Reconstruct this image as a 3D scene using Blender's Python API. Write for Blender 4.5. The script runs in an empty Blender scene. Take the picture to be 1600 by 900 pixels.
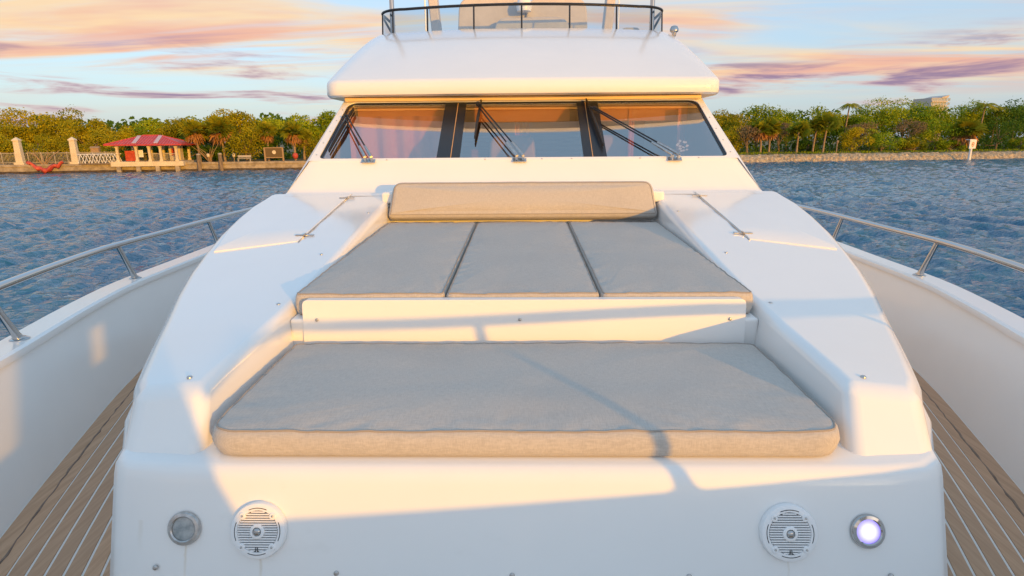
import bpy, bmesh, math, random
import numpy as np
from mathutils import Vector, Matrix, noise

# ------------------------------------------------------------------ camera, sky, sun, exposure
SC = bpy.context.scene
COL = SC.collection
RAD = math.radians
SUN_EL, SUN_AZ = 5.75, 34.0          # sun low behind the camera, to the right of the bow

cam = bpy.data.cameras.new('camera')
cam_o = bpy.data.objects.new('camera', cam)
COL.objects.link(cam_o)
cam.sensor_width = 36.0
cam.lens = 911.0 / 1600.0 * 36.0
cam.clip_start = 0.05
cam.clip_end = 6000.0
_cm = Matrix.Rotation(RAD(1.07), 3, 'Z') @ Matrix.Rotation(RAD(90 - 14.2), 3, 'X') @ Matrix.Rotation(RAD(-0.45), 3, 'Z')
cam_o.location = (0, 0, 1.65)
cam_o.rotation_euler = _cm.to_euler()
SC.camera = cam_o

SC.view_settings.view_transform = 'Standard'
SC.view_settings.look = 'None'
SC.view_settings.gamma = 1.0
SC.view_settings.use_curve_mapping = False
SC.view_settings.exposure = 0.11
SC.cycles.use_denoising = True
SC.cycles.max_bounces = 6
SC.cycles.transparent_max_bounces = 8
SC.cycles.caustics_reflective = True
SC.cycles.caustics_refractive = False
SC.cycles.sample_clamp_indirect = 6.0

sun_dir = Vector((math.sin(RAD(SUN_AZ)) * math.cos(RAD(SUN_EL)), -math.cos(RAD(SUN_AZ)) * math.cos(RAD(SUN_EL)), math.sin(RAD(SUN_EL))))
sun = bpy.data.lights.new('sun', 'SUN')
sun.energy = 3.25
sun.angle = RAD(0.55)
sun.color = (1.0, 0.45, 0.0)
sun_o = bpy.data.objects.new('sun', sun)
COL.objects.link(sun_o)
sun_o.rotation_euler = (-sun_dir).to_track_quat('-Z', 'Y').to_euler()
sun_o.location = (10, -15, 8)

world = bpy.data.worlds.new('World')
SC.world = world
world.use_nodes = True


class NT:
    """tiny node-tree writer"""
    def __init__(s, tree):
        s.t = tree
        tree.nodes.clear()

    def n(s, typ, ins=None, **kw):
        nd = s.t.nodes.new(typ)
        for k, v in kw.items():
            setattr(nd, k, v)
        for k, v in (ins or {}).items():
            if isinstance(v, bpy.types.NodeSocket):
                s.t.links.new(v, nd.inputs[k])
            else:
                nd.inputs[k].default_value = v
        return nd

    def math(s, op, a, b=None, c=None, clamp=False):
        nd = s.t.nodes.new('ShaderNodeMath')
        nd.operation = op
        nd.use_clamp = clamp
        for i, v in enumerate((a, b, c)):
            if v is None:
                continue
            if isinstance(v, bpy.types.NodeSocket):
                s.t.links.new(v, nd.inputs[i])
            else:
                nd.inputs[i].default_value = v
        return nd.outputs[0]

    def mix(s, fac, a, b, blend='MIX'):
        nd = s.t.nodes.new('ShaderNodeMix')
        nd.data_type = 'RGBA'
        nd.blend_type = blend
        for k, v in ((0, fac), (6, a), (7, b)):
            if isinstance(v, bpy.types.NodeSocket):
                s.t.links.new(v, nd.inputs[k])
            else:
                nd.inputs[k].default_value = v if k == 0 else (tuple(v) + (1.0,))[:4]
        return nd.outputs[2]

    def ramp(s, fac, lo, hi):
        nd = s.n('ShaderNodeMapRange', {'Value': fac, 'From Min': lo, 'From Max': hi}, interpolation_type='SMOOTHSTEP')
        return nd.outputs[0]

    def noise(s, vec, scale, detail=4.0, rough=0.55, dist=0.0):
        return s.n('ShaderNodeTexNoise', {'Vector': vec, 'Scale': scale, 'Detail': detail, 'Roughness': rough, 'Distortion': dist}).outputs[0]

    def mapping(s, vec, loc=(0, 0, 0), rot=(0, 0, 0), scale=(1, 1, 1)):
        return s.n('ShaderNodeMapping', {'Vector': vec, 'Location': loc, 'Rotation': rot, 'Scale': scale}).outputs[0]


CIRRUS, MAUVE = (0.4, 4.4, 0), 0.35


def build_sky():
    w = NT(world.node_tree)
    sky = w.n('ShaderNodeTexSky', sky_type='NISHITA', sun_disc=False, sun_elevation=RAD(SUN_EL),
              sun_rotation=math.atan2(sun_dir.x, sun_dir.y), altitude=0.0, air_density=1.0, dust_density=1.4, ozone_density=2.0)
    tc = w.n('ShaderNodeTexCoord').outputs['Generated']
    sep = w.n('ShaderNodeSeparateXYZ', {0: tc})
    x, y, z = sep.outputs
    # cloud sheet: project the direction on a plane high above
    zz = w.math('MAXIMUM', w.math('ADD', z, 0.06), 0.02)
    px = w.math('DIVIDE', x, zz)
    py = w.math('DIVIDE', y, zz)
    pv = w.n('ShaderNodeCombineXYZ', {0: px, 1: py, 2: 0.0}).outputs[0]
    az = w.math('ARCTAN2', x, y)
    # clear air: the physical sky behind a thin veil of high cloud, brightened overhead for fill light
    veil = w.mix(w.ramp(z, 0.0, 0.55), (3.1, 3.9, 5.0), (3.3, 4.8, 6.2))
    clear = w.mix(1.0, veil, w.mix(1.0, sky.outputs[0], (1.3, 1.3, 1.4), 'MULTIPLY'), 'ADD')
    # high cirrus, warm: long streaks broken by wider gaps
    m1 = w.mapping(pv, loc=CIRRUS, rot=(0, 0, RAD(-14)), scale=(0.20, 0.66, 1))
    n1 = w.noise(m1, 1.6, 7.0, 0.58, 0.9)
    m1b = w.mapping(pv, loc=(6.0, 3.0, 0), rot=(0, 0, RAD(-20)), scale=(0.20, 0.34, 1))
    n1b = w.noise(m1b, 1.1, 3.0, 0.5, 0.3)
    c1 = w.math('MULTIPLY', w.ramp(n1, 0.34, 0.60), w.ramp(n1b, 0.36, 0.52))
    c1 = w.math('MULTIPLY', c1, w.ramp(z, 0.035, 0.10))
    c1 = w.math('MULTIPLY', c1, w.math('SUBTRACT', 1.0, w.math('MULTIPLY', w.ramp(z, 0.13, 0.42), 0.85)))   # thin cloud: the shorter the path, the fainter
    tint = w.noise(w.mapping(pv, loc=(9, 3, 0), scale=(0.3, 0.8, 1)), 1.3, 4.0)
    warm = w.mix(w.ramp(tint, 0.42, 0.60), (9.6, 6.8, 3.8), (8.6, 4.6, 3.2))
    warm = w.mix(w.math('MULTIPLY', w.ramp(n1, 0.60, 0.74), 0.75), warm, (4.4, 2.7, 3.9))
    col = w.mix(w.math('MULTIPLY', c1, 0.95), clear, warm)
    # low mauve banks near the horizon
    hv = w.n('ShaderNodeCombineXYZ', {0: w.math('MULTIPLY', az, 1.7), 1: w.math('MULTIPLY', z, 17.0), 2: MAUVE}).outputs[0]
    n2 = w.noise(hv, 2.3, 6.0, 0.58, 0.45)
    band = w.math('MULTIPLY', w.ramp(z, 0.005, 0.03), w.math('SUBTRACT', 1.0, w.ramp(z, 0.09, 0.16)))
    c2 = w.math('MULTIPLY', w.ramp(n2, 0.485, 0.645), band)
    mauve = w.mix(w.ramp(n2, 0.53, 0.68), (6.8, 4.1, 3.9), (2.7, 1.85, 3.2))
    col = w.mix(w.math('MULTIPLY', c2, 0.92), col, mauve)
    bg = w.n('ShaderNodeBackground', {'Color': col, 'Strength': 0.1})
    out = w.n('ShaderNodeOutputWorld')
    w.t.links.new(bg.outputs[0], out.inputs[0])


build_sky()

# ------------------------------------------------------------------ materials
MATS = {}


def mat(name, base, rough=0.5, metal=0.0, coat=0.0, spec=0.5, build=None, sss=0.0):
    m = bpy.data.materials.new(name)
    m.use_nodes = True
    t = NT(m.node_tree)
    b = t.n('ShaderNodeBsdfPrincipled', {'Base Color': (*base, 1), 'Roughness': rough, 'Metallic': metal,
                                          'Coat Weight': coat, 'Specular IOR Level': spec})
    b.inputs['Coat Roughness'].default_value = 0.08
    o = t.n('ShaderNodeOutputMaterial')
    t.t.links.new(b.outputs[0], o.inputs[0])
    if build:
        build(t, b, o)
    MATS[name] = m
    return m


def obj_co(t):
    return t.n('ShaderNodeTexCoord').outputs['Object']


def link(t, a, b):
    t.t.links.new(a, b)


def bump(t, b, h, strength=0.3, dist=0.01):
    n = t.n('ShaderNodeBump', {'Height': h, 'Strength': strength, 'Distance': dist})
    link(t, n.outputs[0], b.inputs['Normal'])


def _gel(t, b, o):
    co = obj_co(t)
    n = t.noise(co, 1.7, 5)
    c = t.mix(t.ramp(n, 0.35, 0.7), (0.89, 0.88, 0.86), (0.87, 0.86, 0.84))
    link(t, c, b.inputs['Base Color'])
    link(t, t.math('MULTIPLY_ADD', t.noise(co, 3, 3), 0.14, 0.09), b.inputs['Roughness'])
    bump(t, b, t.noise(co, 2.0, 1), 0.02, 0.05)


def _gel_base(t, b, o):
    _gel(t, b, o)
    co = obj_co(t)
    sp = t.n('ShaderNodeSeparateXYZ', {0: co})
    wob = t.math('MULTIPLY_ADD', t.noise(co, 30, 3), 0.010, -0.005)
    x = t.math('ADD', sp.outputs[0], wob)
    tot = None
    for x0, ztop, zlow, wd, am in ((-0.962, 0.545, 0.40, 0.006, 0.30), (-0.745, 0.508, 0.42, 0.007, 0.28), (-0.528, 0.465, 0.40, 0.003, 0.3), (0.738, 0.508, 0.43, 0.005, 0.16), (-1.10, 0.60, 0.50, 0.012, 0.12), (1.03, 0.463, 0.38, 0.003, 0.25)):
        d = t.math('ABSOLUTE', t.math('SUBTRACT', x, x0))
        k = t.math('SUBTRACT', 1.0, t.ramp(d, 0.0, wd))
        k = t.math('MULTIPLY', k, t.math('MULTIPLY', t.ramp(sp.outputs[2], zlow, ztop - 0.01), am))
        k = t.math('MULTIPLY', k, t.math('LESS_THAN', sp.outputs[2], ztop))
        tot = k if tot is None else t.math('ADD', tot, k)
    scuff = t.math('MULTIPLY', t.ramp(t.noise(t.mapping(co, loc=(3, 1, 2), scale=(2.0, 2.0, 3.0)), 3.0, 6, 0.65), 0.60, 0.74), 0.10)
    old = b.inputs['Base Color'].links[0].from_socket
    c = t.mix(scuff, old, (0.62, 0.60, 0.56))
    c = t.mix(tot, c, (0.52, 0.36, 0.13))
    link(t, c, b.inputs['Base Color'])


def _fabric(t, b, o):
    co = obj_co(t)
    a = t.noise(t.mapping(co, scale=(40, 620, 60)), 1.0, 3, 0.6)
    c = t.noise(t.mapping(co, scale=(620, 40, 60)), 1.0, 3, 0.6)
    w = t.math('ADD', a, c)
    big = t.noise(co, 2.6, 4)
    col = t.mix(t.ramp(w, 0.70, 1.30), (0.46, 0.43, 0.395), (0.58, 0.54, 0.495))
    col = t.mix(t.math('MULTIPLY', t.ramp(big, 0.45, 0.75), 0.14), col, (0.36, 0.34, 0.325))
    link(t, col, b.inputs['Base Color'])
    bump(t, b, w, 0.35, 0.0015)


def _teak(t, b, o):
    co = obj_co(t)
    g = t.noise(t.mapping(co, scale=(55, 2.2, 10)), 1.0, 5, 0.6)
    big = t.noise(co, 1.9, 4)
    inf = t.n('ShaderNodeObjectInfo').outputs['Random']
    col = t.mix(t.ramp(g, 0.30, 0.72), (0.50, 0.29, 0.165), (0.66, 0.41, 0.25))
    col = t.mix(t.math('MULTIPLY', big, 0.35), col, (0.54, 0.345, 0.22))
    col = t.mix(t.math('MULTIPLY', inf, 0.45), col, (0.36, 0.235, 0.155))
    link(t, col, b.inputs['Base Color'])
    bump(t, b, g, 0.25, 0.003)


def _wood(c1, c2, sc=(3, 3, 30)):
    def f(t, b, o):
        g = t.noise(t.mapping(obj_co(t), scale=sc), 1.0, 5, 0.6)
        link(t, t.mix(t.ramp(g, 0.3, 0.7), c1, c2), b.inputs['Base Color'])
    return f


def _mottle(c1, c2, sc, bmp=0.0, dist=0.05):
    def f(t, b, o):
        g = t.noise(obj_co(t), sc, 6, 0.6)
        link(t, t.mix(t.ramp(g, 0.32, 0.68), c1, c2), b.inputs['Base Color'])
        if bmp:
            bump(t, b, g, bmp, dist)
    return f


def _leaf(c1, c2, c3):
    def f(t, b, o):
        co = obj_co(t)
        inf = t.n('ShaderNodeObjectInfo').outputs['Random']
        at = t.n('ShaderNodeAttribute', attribute_name='leaf_tone').outputs['Fac']
        n = t.noise(co, 0.55, 3)
        col = t.mix(t.ramp(n, 0.36, 0.66), c1, c2)
        col = t.mix(t.math('MULTIPLY', at, 0.75), col, c3)
        col = t.mix(t.math('MULTIPLY', inf, 0.30), col, tuple(0.6 * v for v in c1))
        link(t, col, b.inputs['Base Color'])
        tr = t.n('ShaderNodeBsdfTranslucent', {'Color': col})
        mx = t.n('ShaderNodeMixShader', {'Fac': 0.28})
        link(t, b.outputs[0], mx.inputs[1])
        link(t, tr.outputs[0], mx.inputs[2])
        link(t, mx.outputs[0], o.inputs[0])
    return f


def _water(t, b, o):
    co = obj_co(t)
    a = t.noise(t.mapping(co, rot=(0, 0, RAD(22)), scale=(1.0, 2.1, 1)), 1.5, 5, 0.62, 0.4)
    c = t.noise(t.mapping(co, rot=(0, 0, RAD(-18)), scale=(1.0, 2.6, 1)), 4.6, 4, 0.6, 0.2)
    h = t.math('MULTIPLY_ADD', c, 0.30, a)
    bump(t, b, h, 1.0, 0.17)
    big = t.noise(co, 0.05, 3)
    link(t, t.mix(t.ramp(big, 0.35, 0.65), (0.005, 0.105, 0.200), (0.010, 0.135, 0.225)), b.inputs['Base Color'])


def _glass(tint, refl=1.0):
    def f(t, b, o):
        tr = t.n('ShaderNodeBsdfTransparent', {'Color': (*tint, 1)})
        gl = t.n('ShaderNodeBsdfGlossy', {'Color': (1, 1, 1, 1), 'Roughness': 0.015})
        fc = t.n('ShaderNodeLayerWeight', {'Blend': 0.5}).outputs['Facing']
        fr = t.math('MULTIPLY_ADD', t.math('POWER', fc, 5.0), 0.92, 0.07)
        mx = t.n('ShaderNodeMixShader', {'Fac': t.math('MULTIPLY_ADD', fr, 1.0, refl, clamp=True)})
        link(t, tr.outputs[0], mx.inputs[1])
        link(t, gl.outputs[0], mx.inputs[2])
        link(t, mx.outputs[0], o.inputs[0])
    return f


mat('gelcoat', (0.79, 0.77, 0.74), 0.25, coat=0.25, build=_gel)
mat('gelcoat_weathered', (0.79, 0.77, 0.74), 0.25, coat=0.25, build=_gel_base)
mat('soffit_bounce_tint', (0.82, 0.60, 0.28), 0.35)  # golden bounce light painted into the colour of brow underside and header
mat('plain_white', (0.88, 0.88, 0.88), 0.3)
mat('fabric', (0.4, 0.36, 0.33), 0.95, spec=0.2, build=_fabric)
mat('piping', (0.36, 0.32, 0.285), 0.9, spec=0.2)
mat('teak', (0.28, 0.18, 0.12), 0.72, build=_teak)
mat('teak_margin', (0.15, 0.10, 0.07), 0.6, build=_mottle((0.16, 0.11, 0.08), (0.27, 0.19, 0.14), 14))
mat('caulk', (0.82, 0.79, 0.74), 0.7)
mat('chrome', (0.50, 0.495, 0.49), 0.07, metal=1.0)
mat('steel', (0.52, 0.51, 0.50), 0.28, metal=1.0, build=_mottle((0.46, 0.44, 0.42), (0.60, 0.59, 0.58), 60))
mat('black_paint', (0.015, 0.015, 0.017), 0.35)
mat('rubber', (0.012, 0.012, 0.013), 0.7)
mat('seal', (0.018, 0.022, 0.032), 0.3)
mat('dark_recess', (0.012, 0.013, 0.016), 0.9, spec=0.1)
mat('windscreen_glass', (0.5, 0.5, 0.5), 0.02, build=_glass((0.80, 0.68, 0.60), 0.32))
mat('smoked_glass', (0.5, 0.5, 0.5), 0.02, build=_glass((0.70, 0.78, 0.86), 0.02))
mat('lamp_glass_off', (0.30, 0.33, 0.34), 0.18, coat=0.6, build=_mottle((0.24, 0.27, 0.28), (0.42, 0.44, 0.44), 40))


def _lit(t, b, o):
    co = obj_co(t)
    ln = t.n('ShaderNodeVectorMath', {0: co}, operation='LENGTH').outputs['Value']
    c = t.mix(t.ramp(ln, 0.012, 0.034), (1.0, 0.98, 1.0), (0.30, 0.22, 0.92))
    link(t, c, b.inputs['Emission Color'])
    b.inputs['Emission Strength'].default_value = 1.0


mat('lamp_glass_lit', (0.4, 0.38, 0.6), 0.2, build=_lit)
mat('curtain', (0.62, 0.36, 0.30), 0.9, build=_mottle((0.78, 0.34, 0.20), (0.84, 0.42, 0.26), 6))
mat('cabin_wood', (0.4, 0.2, 0.09), 0.35, build=_wood((0.34, 0.17, 0.07), (0.50, 0.27, 0.12)))
mat('pelmet_wood', (0.70, 0.26, 0.09), 0.5, build=_wood((0.86, 0.36, 0.09), (0.92, 0.44, 0.14), (3, 3, 30)))
mat('dash_top', (0.20, 0.21, 0.24), 0.6)
mat('dash', (0.035, 0.038, 0.045), 0.6)
mat('cabin_lining', (0.62, 0.36, 0.16), 0.7)
mat('seat_vinyl', (0.46, 0.41, 0.38), 0.6, build=_mottle((0.58, 0.52, 0.475), (0.65, 0.585, 0.53), 5))
mat('water', (0.02, 0.065, 0.085), 0.035, spec=0.42, build=_water)
mat('soil', (0.13, 0.10, 0.05), 0.95, build=_mottle((0.10, 0.085, 0.035), (0.19, 0.15, 0.075), 0.5))
mat('bank_grass', (0.10, 0.12, 0.03), 0.95, build=_mottle((0.08, 0.10, 0.025), (0.17, 0.16, 0.05), 1.1))
mat('concrete', (0.38, 0.33, 0.26), 0.9, build=_mottle((0.27, 0.225, 0.165), (0.46, 0.39, 0.29), 1.3, 0.4, 0.08))
mat('coral_rock', (0.36, 0.31, 0.24), 0.95, build=_mottle((0.26, 0.20, 0.13), (0.56, 0.45, 0.30), 2.4, 0.8, 0.12))
mat('wet_stone', (0.06, 0.045, 0.03), 0.6, build=_mottle((0.035, 0.026, 0.02), (0.10, 0.07, 0.04), 1.8))
mat('cream_paint', (0.70, 0.60, 0.42), 0.7, build=_mottle((0.64, 0.545, 0.38), (0.74, 0.64, 0.46), 1.0))
mat('red_roof', (0.42, 0.055, 0.045), 0.45, build=_mottle((0.50, 0.045, 0.035), (0.60, 0.07, 0.05), 0.9))
mat('roof_patch', (0.60, 0.42, 0.42), 0.5)
mat('red_paint', (0.50, 0.06, 0.03), 0.6, build=_mottle((0.42, 0.05, 0.025), (0.56, 0.09, 0.05), 2))
mat('grey_wood', (0.22, 0.16, 0.10), 0.85, build=_wood((0.13, 0.10, 0.07), (0.30, 0.22, 0.14), (6, 6, 1)))
mat('fence_metal', (0.42, 0.38, 0.32), 0.6)
mat('fence_wood', (0.36, 0.24, 0.13), 0.8)
mat('sign_brown', (0.13, 0.085, 0.03), 0.7)
mat('white_sign', (0.80, 0.80, 0.80), 0.55)
mat('orange_sign', (0.72, 0.22, 0.03), 0.55)
mat('bark', (0.22, 0.16, 0.10), 0.95, build=_wood((0.13, 0.095, 0.06), (0.30, 0.22, 0.14), (5, 5, 1.5)))
mat('palm_bark', (0.34, 0.25, 0.17), 0.95, build=_wood((0.22, 0.16, 0.105), (0.42, 0.31, 0.20), (2, 2, 6)))
mat('dead_frond', (0.42, 0.21, 0.08), 0.9)
mat('leaf_olive', (0.12, 0.13, 0.03), 0.6, spec=0.08, build=_leaf((0.170, 0.195, 0.010), (0.430, 0.380, 0.012), (0.640, 0.500, 0.018)))
mat('leaf_green', (0.07, 0.12, 0.025), 0.6, spec=0.08, build=_leaf((0.105, 0.220, 0.012), (0.300, 0.400, 0.015), (0.580, 0.560, 0.020)))
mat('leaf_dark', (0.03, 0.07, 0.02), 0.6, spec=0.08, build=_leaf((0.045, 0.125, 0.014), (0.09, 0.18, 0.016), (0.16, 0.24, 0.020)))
mat('leaf_dry', (0.3, 0.2, 0.1), 0.8, spec=0.08, build=_leaf((0.30, 0.20, 0.10), (0.26, 0.21, 0.09), (0.36, 0.22, 0.12)))
mat('leaf_palm', (0.10, 0.14, 0.03), 0.55, spec=0.08, build=_leaf((0.212, 0.271, 0.018), (0.319, 0.330, 0.018), (0.425, 0.354, 0.024)))
mat('tower_wall', (0.55, 0.50, 0.46), 0.8)
mat('tower_glass', (0.30, 0.36, 0.42), 0.2)

# ------------------------------------------------------------------ mesh helpers


def raw(name, verts, faces, m=None, parent=None, smooth=False, angle=35, recalc=True):
    me = bpy.data.meshes.new(name)
    me.from_pydata([tuple(v) for v in verts], [], faces)
    if recalc:
        bm = bmesh.new()
        bm.from_mesh(me)
        bmesh.ops.recalc_face_normals(bm, faces=bm.faces)
        bm.to_mesh(me)
        bm.free()
    if m:
        me.materials.append(MATS[m])
    if smooth:
        for p in me.polygons:
            p.use_smooth = True
        me.set_sharp_from_angle(angle=RAD(angle))
    o = bpy.data.objects.new(name, me)
    COL.objects.link(o)
    if parent:
        o.parent = parent
    return o


def bev(o, w, seg=3, ang=25):
    for p in o.data.polygons:
        p.use_smooth = True
    b = o.modifiers.new('bevel', 'BEVEL')
    b.width = w
    b.segments = seg
    b.limit_method = 'ANGLE'
    b.angle_limit = RAD(ang)
    b.harden_normals = True
    return o


def empty(name, loc=(0, 0, 0), parent=None):
    o = bpy.data.objects.new(name, None)
    o.empty_display_size = 0.2
    COL.objects.link(o)
    o.location = loc
    if parent:
        o.parent = parent
    return o


def tag(o, label=None, cat=None, group=None, kind=None):
    for k, v in (('label', label), ('category', cat), ('group', group), ('kind', kind)):
        if v:
            o[k] = v
    return o


class MB:
    """collects shapes of ONE part"""
    def __init__(s):
        s.v = []
        s.f = []

    def add(s, v, f):
        k = len(s.v)
        s.v += [tuple(p) for p in v]
        s.f += [tuple(i + k for i in q) for q in f]
        return s

    def box(s, x0, x1, y0, y1, z0, z1):
        return s.add([(x0, y0, z0), (x1, y0, z0), (x1, y1, z0), (x0, y1, z0), (x0, y0, z1), (x1, y0, z1), (x1, y1, z1), (x0, y1, z1)],
                     [(0, 3, 2, 1), (4, 5, 6, 7), (0, 1, 5, 4), (1, 2, 6, 5), (2, 3, 7, 6), (3, 0, 4, 7)])

    def tube(s, pts, rad, n=10, cap=True):
        pts = [Vector(p) for p in pts]
        rads = rad if isinstance(rad, (list, tuple)) else [rad] * len(pts)
        t0 = (pts[1] - pts[0]).normalized()
        up = Vector((0, 0, 1)) if abs(t0.z) < 0.9 else Vector((1, 0, 0))
        u = t0.cross(up).normalized()
        V = []
        for i, p in enumerate(pts):
            if i == 0:
                t = t0
            elif i == len(pts) - 1:
                t = (pts[i] - pts[i - 1]).normalized()
            else:
                t = ((pts[i + 1] - pts[i]).normalized() + (pts[i] - pts[i - 1]).normalized()).normalized()
            u = (u - t * u.dot(t)).normalized()
            w = t.cross(u)
            for k in range(n):
                a = 2 * math.pi * k / n
                V.append(p + (u * math.cos(a) + w * math.sin(a)) * rads[i])
        F = []
        for i in range(len(pts) - 1):
            for k in range(n):
                a, b = i * n + k, i * n + (k + 1) % n
                F.append((a, b, b + n, a + n))
        if cap:
            F.append(tuple(range(n))[::-1])
            F.append(tuple(range((len(pts) - 1) * n, len(pts) * n)))
        return s.add(V, F)

    def lathe(s, prof, n=40, cap=True):
        """profile of (r, z) turned round z"""
        V, F = [], []
        for r, z in prof:
            for k in range(n):
                a = 2 * math.pi * k / n
                V.append((r * math.cos(a), r * math.sin(a), z))
        for i in range(len(prof) - 1):
            for k in range(n):
                a, b = i * n + k, i * n + (k + 1) % n
                F.append((a, b, b + n, a + n))
        if cap:
            F.append(tuple(range(n))[::-1])
            F.append(tuple(range((len(prof) - 1) * n, len(prof) * n)))
        return s.add(V, F)

    def build(s, name, m, parent=None, smooth=False, angle=35):
        return raw(name, s.v, s.f, m, parent, smooth, angle)


def copy_tree(o, parent=None):
    c = o.copy()
    COL.objects.link(c)
    c.parent = parent
    for ch in [q for q in o.children]:
        copy_tree(ch, c)
    return c


def curve(tab):
    """smooth monotone-ish interpolation through a table"""
    xs = np.array([a for a, b in tab], float)
    ys = np.array([b for a, b in tab], float)
    d = np.diff(ys) / np.diff(xs)
    m = np.concatenate([[d[0]], [(0 if d[i] * d[i + 1] <= 0 else 2 * d[i] * d[i + 1] / (d[i] + d[i + 1])) for i in range(len(d) - 1)], [d[-1]]])

    def f(x):
        x = min(max(x, xs[0]), xs[-1])
        i = min(int(np.searchsorted(xs, x, side='right')) - 1, len(d) - 1)
        h = xs[i + 1] - xs[i]
        t = (x - xs[i]) / h
        return float((2 * t**3 - 3 * t**2 + 1) * ys[i] + (t**3 - 2 * t**2 + t) * h * m[i] + (-2 * t**3 + 3 * t**2) * ys[i + 1] + (t**3 - t**2) * h * m[i + 1])
    return f


def rpoly(pts, r, k=6):
    """closed 2D polygon with rounded corners, k+1 points for each corner"""
    out = []
    n = len(pts)
    rr = r if isinstance(r, (list, tuple)) else [r] * n
    for i in range(n):
        p = Vector(pts[i])
        a = (Vector(pts[i - 1]) - p)
        b = (Vector(pts[(i + 1) % n]) - p)
        d = min(rr[i], a.length * 0.49, b.length * 0.49)
        A, B = p + a.normalized() * d, p + b.normalized() * d
        for j in range(k + 1):
            t = j / k
            out.append((1 - t)**2 * A + 2 * t * (1 - t) * p + t * t * B)
    return out


# ------------------------------------------------------------------ water, land
WATER = -2.35
SH0 = Vector((-72.8, 81.5, 0))
SHE = Vector((0.9802, 0.1978, 0))
SHN = Vector((-0.1978, 0.9802, 0))


def shore(s, inland, z=0.0):
    p = SH0 + SHE * s + SHN * inland
    return Vector((p.x, p.y, z))


def bearing(px, inland):
    """distance along the shore line seen under a compass bearing (photo column) at some metres inland"""
    d = _cm @ Vector(((px - 800) / 911.0, 0.22, -1.0))
    o = SH0 + SHN * inland
    # t*d = o + s*SHE
    det = d.x * (-SHE.y) + SHE.x * d.y
    return (d.x * o.y - d.y * o.x) / det * 1.0


def grade(bounds):
    out = []
    for a, b, st in bounds:
        n = max(1, int(round((b - a) / st)))
        out += list(np.linspace(a, b, n, endpoint=False))
    out.append(bounds[-1][1])
    return np.array(out)


def build_water():
    gx = grade([(-2500, -400, 300), (-400, -140, 20), (-140, -60, 1.0), (-60, -24, 0.45), (-24, 24, 0.24), (24, 70, 0.45), (70, 170, 1.0), (170, 400, 20), (400, 2500, 300)])
    gy = grade([(-2500, -100, 300), (-100, 0, 10), (0, 10, 0.4), (10, 34, 0.20), (34, 70, 0.34), (70, 125, 0.6), (125, 200, 5)])
    X, Y = np.meshgrid(gx, gy)
    rng = np.random.RandomState(5)
    Z = np.zeros_like(X)
    for i in range(46):
        L = 0.7 * (1.085 ** i)
        if L > 3.6:
            L = rng.uniform(0.6, 2.4)
        th = RAD(205) + rng.normal(0, 0.62)
        k = 2 * math.pi / L
        ph = rng.uniform(0, 6.28)
        amp = 0.0105 * L ** 0.60
        arg = k * (X * math.cos(th) + Y * math.sin(th)) + ph
        Z += amp * (np.sin(arg) + 0.28 * np.cos(2 * arg))
    fade = ((X > -140) & (X < 170) & (Y > 0) & (Y < 125)).astype(float)
    Z *= fade
    ny, nx = X.shape
    co = np.stack([X, Y, Z + WATER], -1).reshape(-1, 3)
    idx = np.arange(ny * nx).reshape(ny, nx)
    q = np.stack([idx[:-1, :-1], idx[:-1, 1:], idx[1:, 1:], idx[1:, :-1]], -1).reshape(-1, 4)
    o = fast('water', co, q, 'water')
    o.data.polygons.foreach_set('use_smooth', np.ones(len(q), dtype=bool))
    tag(o, 'choppy blue-green bay water round the yacht', None, kind='structure')


def fast(name, co, quads, m, parent=None, tone=None):
    me = bpy.data.meshes.new(name)
    co = np.asarray(co, np.float32)
    quads = np.asarray(quads, np.int32)
    me.vertices.add(len(co))
    me.vertices.foreach_set('co', co.ravel())
    me.loops.add(quads.size)
    me.loops.foreach_set('vertex_index', quads.ravel())
    me.polygons.add(len(quads))
    k = quads.shape[1]
    me.polygons.foreach_set('loop_start', np.arange(len(quads), dtype=np.int32) * k)
    me.polygons.foreach_set('loop_total', np.full(len(quads), k, np.int32))
    me.update(calc_edges=True)
    if tone is not None:
        a = me.attributes.new('leaf_tone', 'FLOAT', 'FACE')
        a.data.foreach_set('value', np.asarray(tone, np.float32))
    me.materials.append(MATS[m])
    o = bpy.data.objects.new(name, me)
    COL.objects.link(o)
    if parent:
        o.parent = parent
    return o


build_water()

GROUND = -1.15


def build_land():
    prof = [(0.35, WATER - 0.8), (0.55, GROUND - 0.25), (3.0, GROUND), (9.0, GROUND + 0.15), (40, GROUND + 0.5), (400, GROUND + 1.0), (3500, GROUND + 1.0)]
    ss = list(np.linspace(-3000, -60, 8)) + list(np.linspace(-50, 260, 120)) + list(np.linspace(300, 3200, 8))
    V, F = [], []
    rnd = random.Random(2)
    for s in ss:
        for j, (i, z) in enumerate(prof):
            V.append(shore(s, i, z + (rnd.uniform(-.08, .12) if 1 < j < 5 else 0)))
    m = len(prof)
    for a in range(len(ss) - 1):
        for j in range(m - 1):
            F.append((a * m + j, (a + 1) * m + j, (a + 1) * m + j + 1, a * m + j + 1))
    o = raw('shore_ground', V, F, 'soil', None, True, 60)
    tag(o, 'brown sandy ground under the trees behind the seawall', None, kind='structure')


build_land()

# ------------------------------------------------------------------ the yacht
yacht = tag(empty('motor_yacht', (0, 0, 0)), 'white motor yacht whose bow deck fills the foreground', 'yacht')

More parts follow.
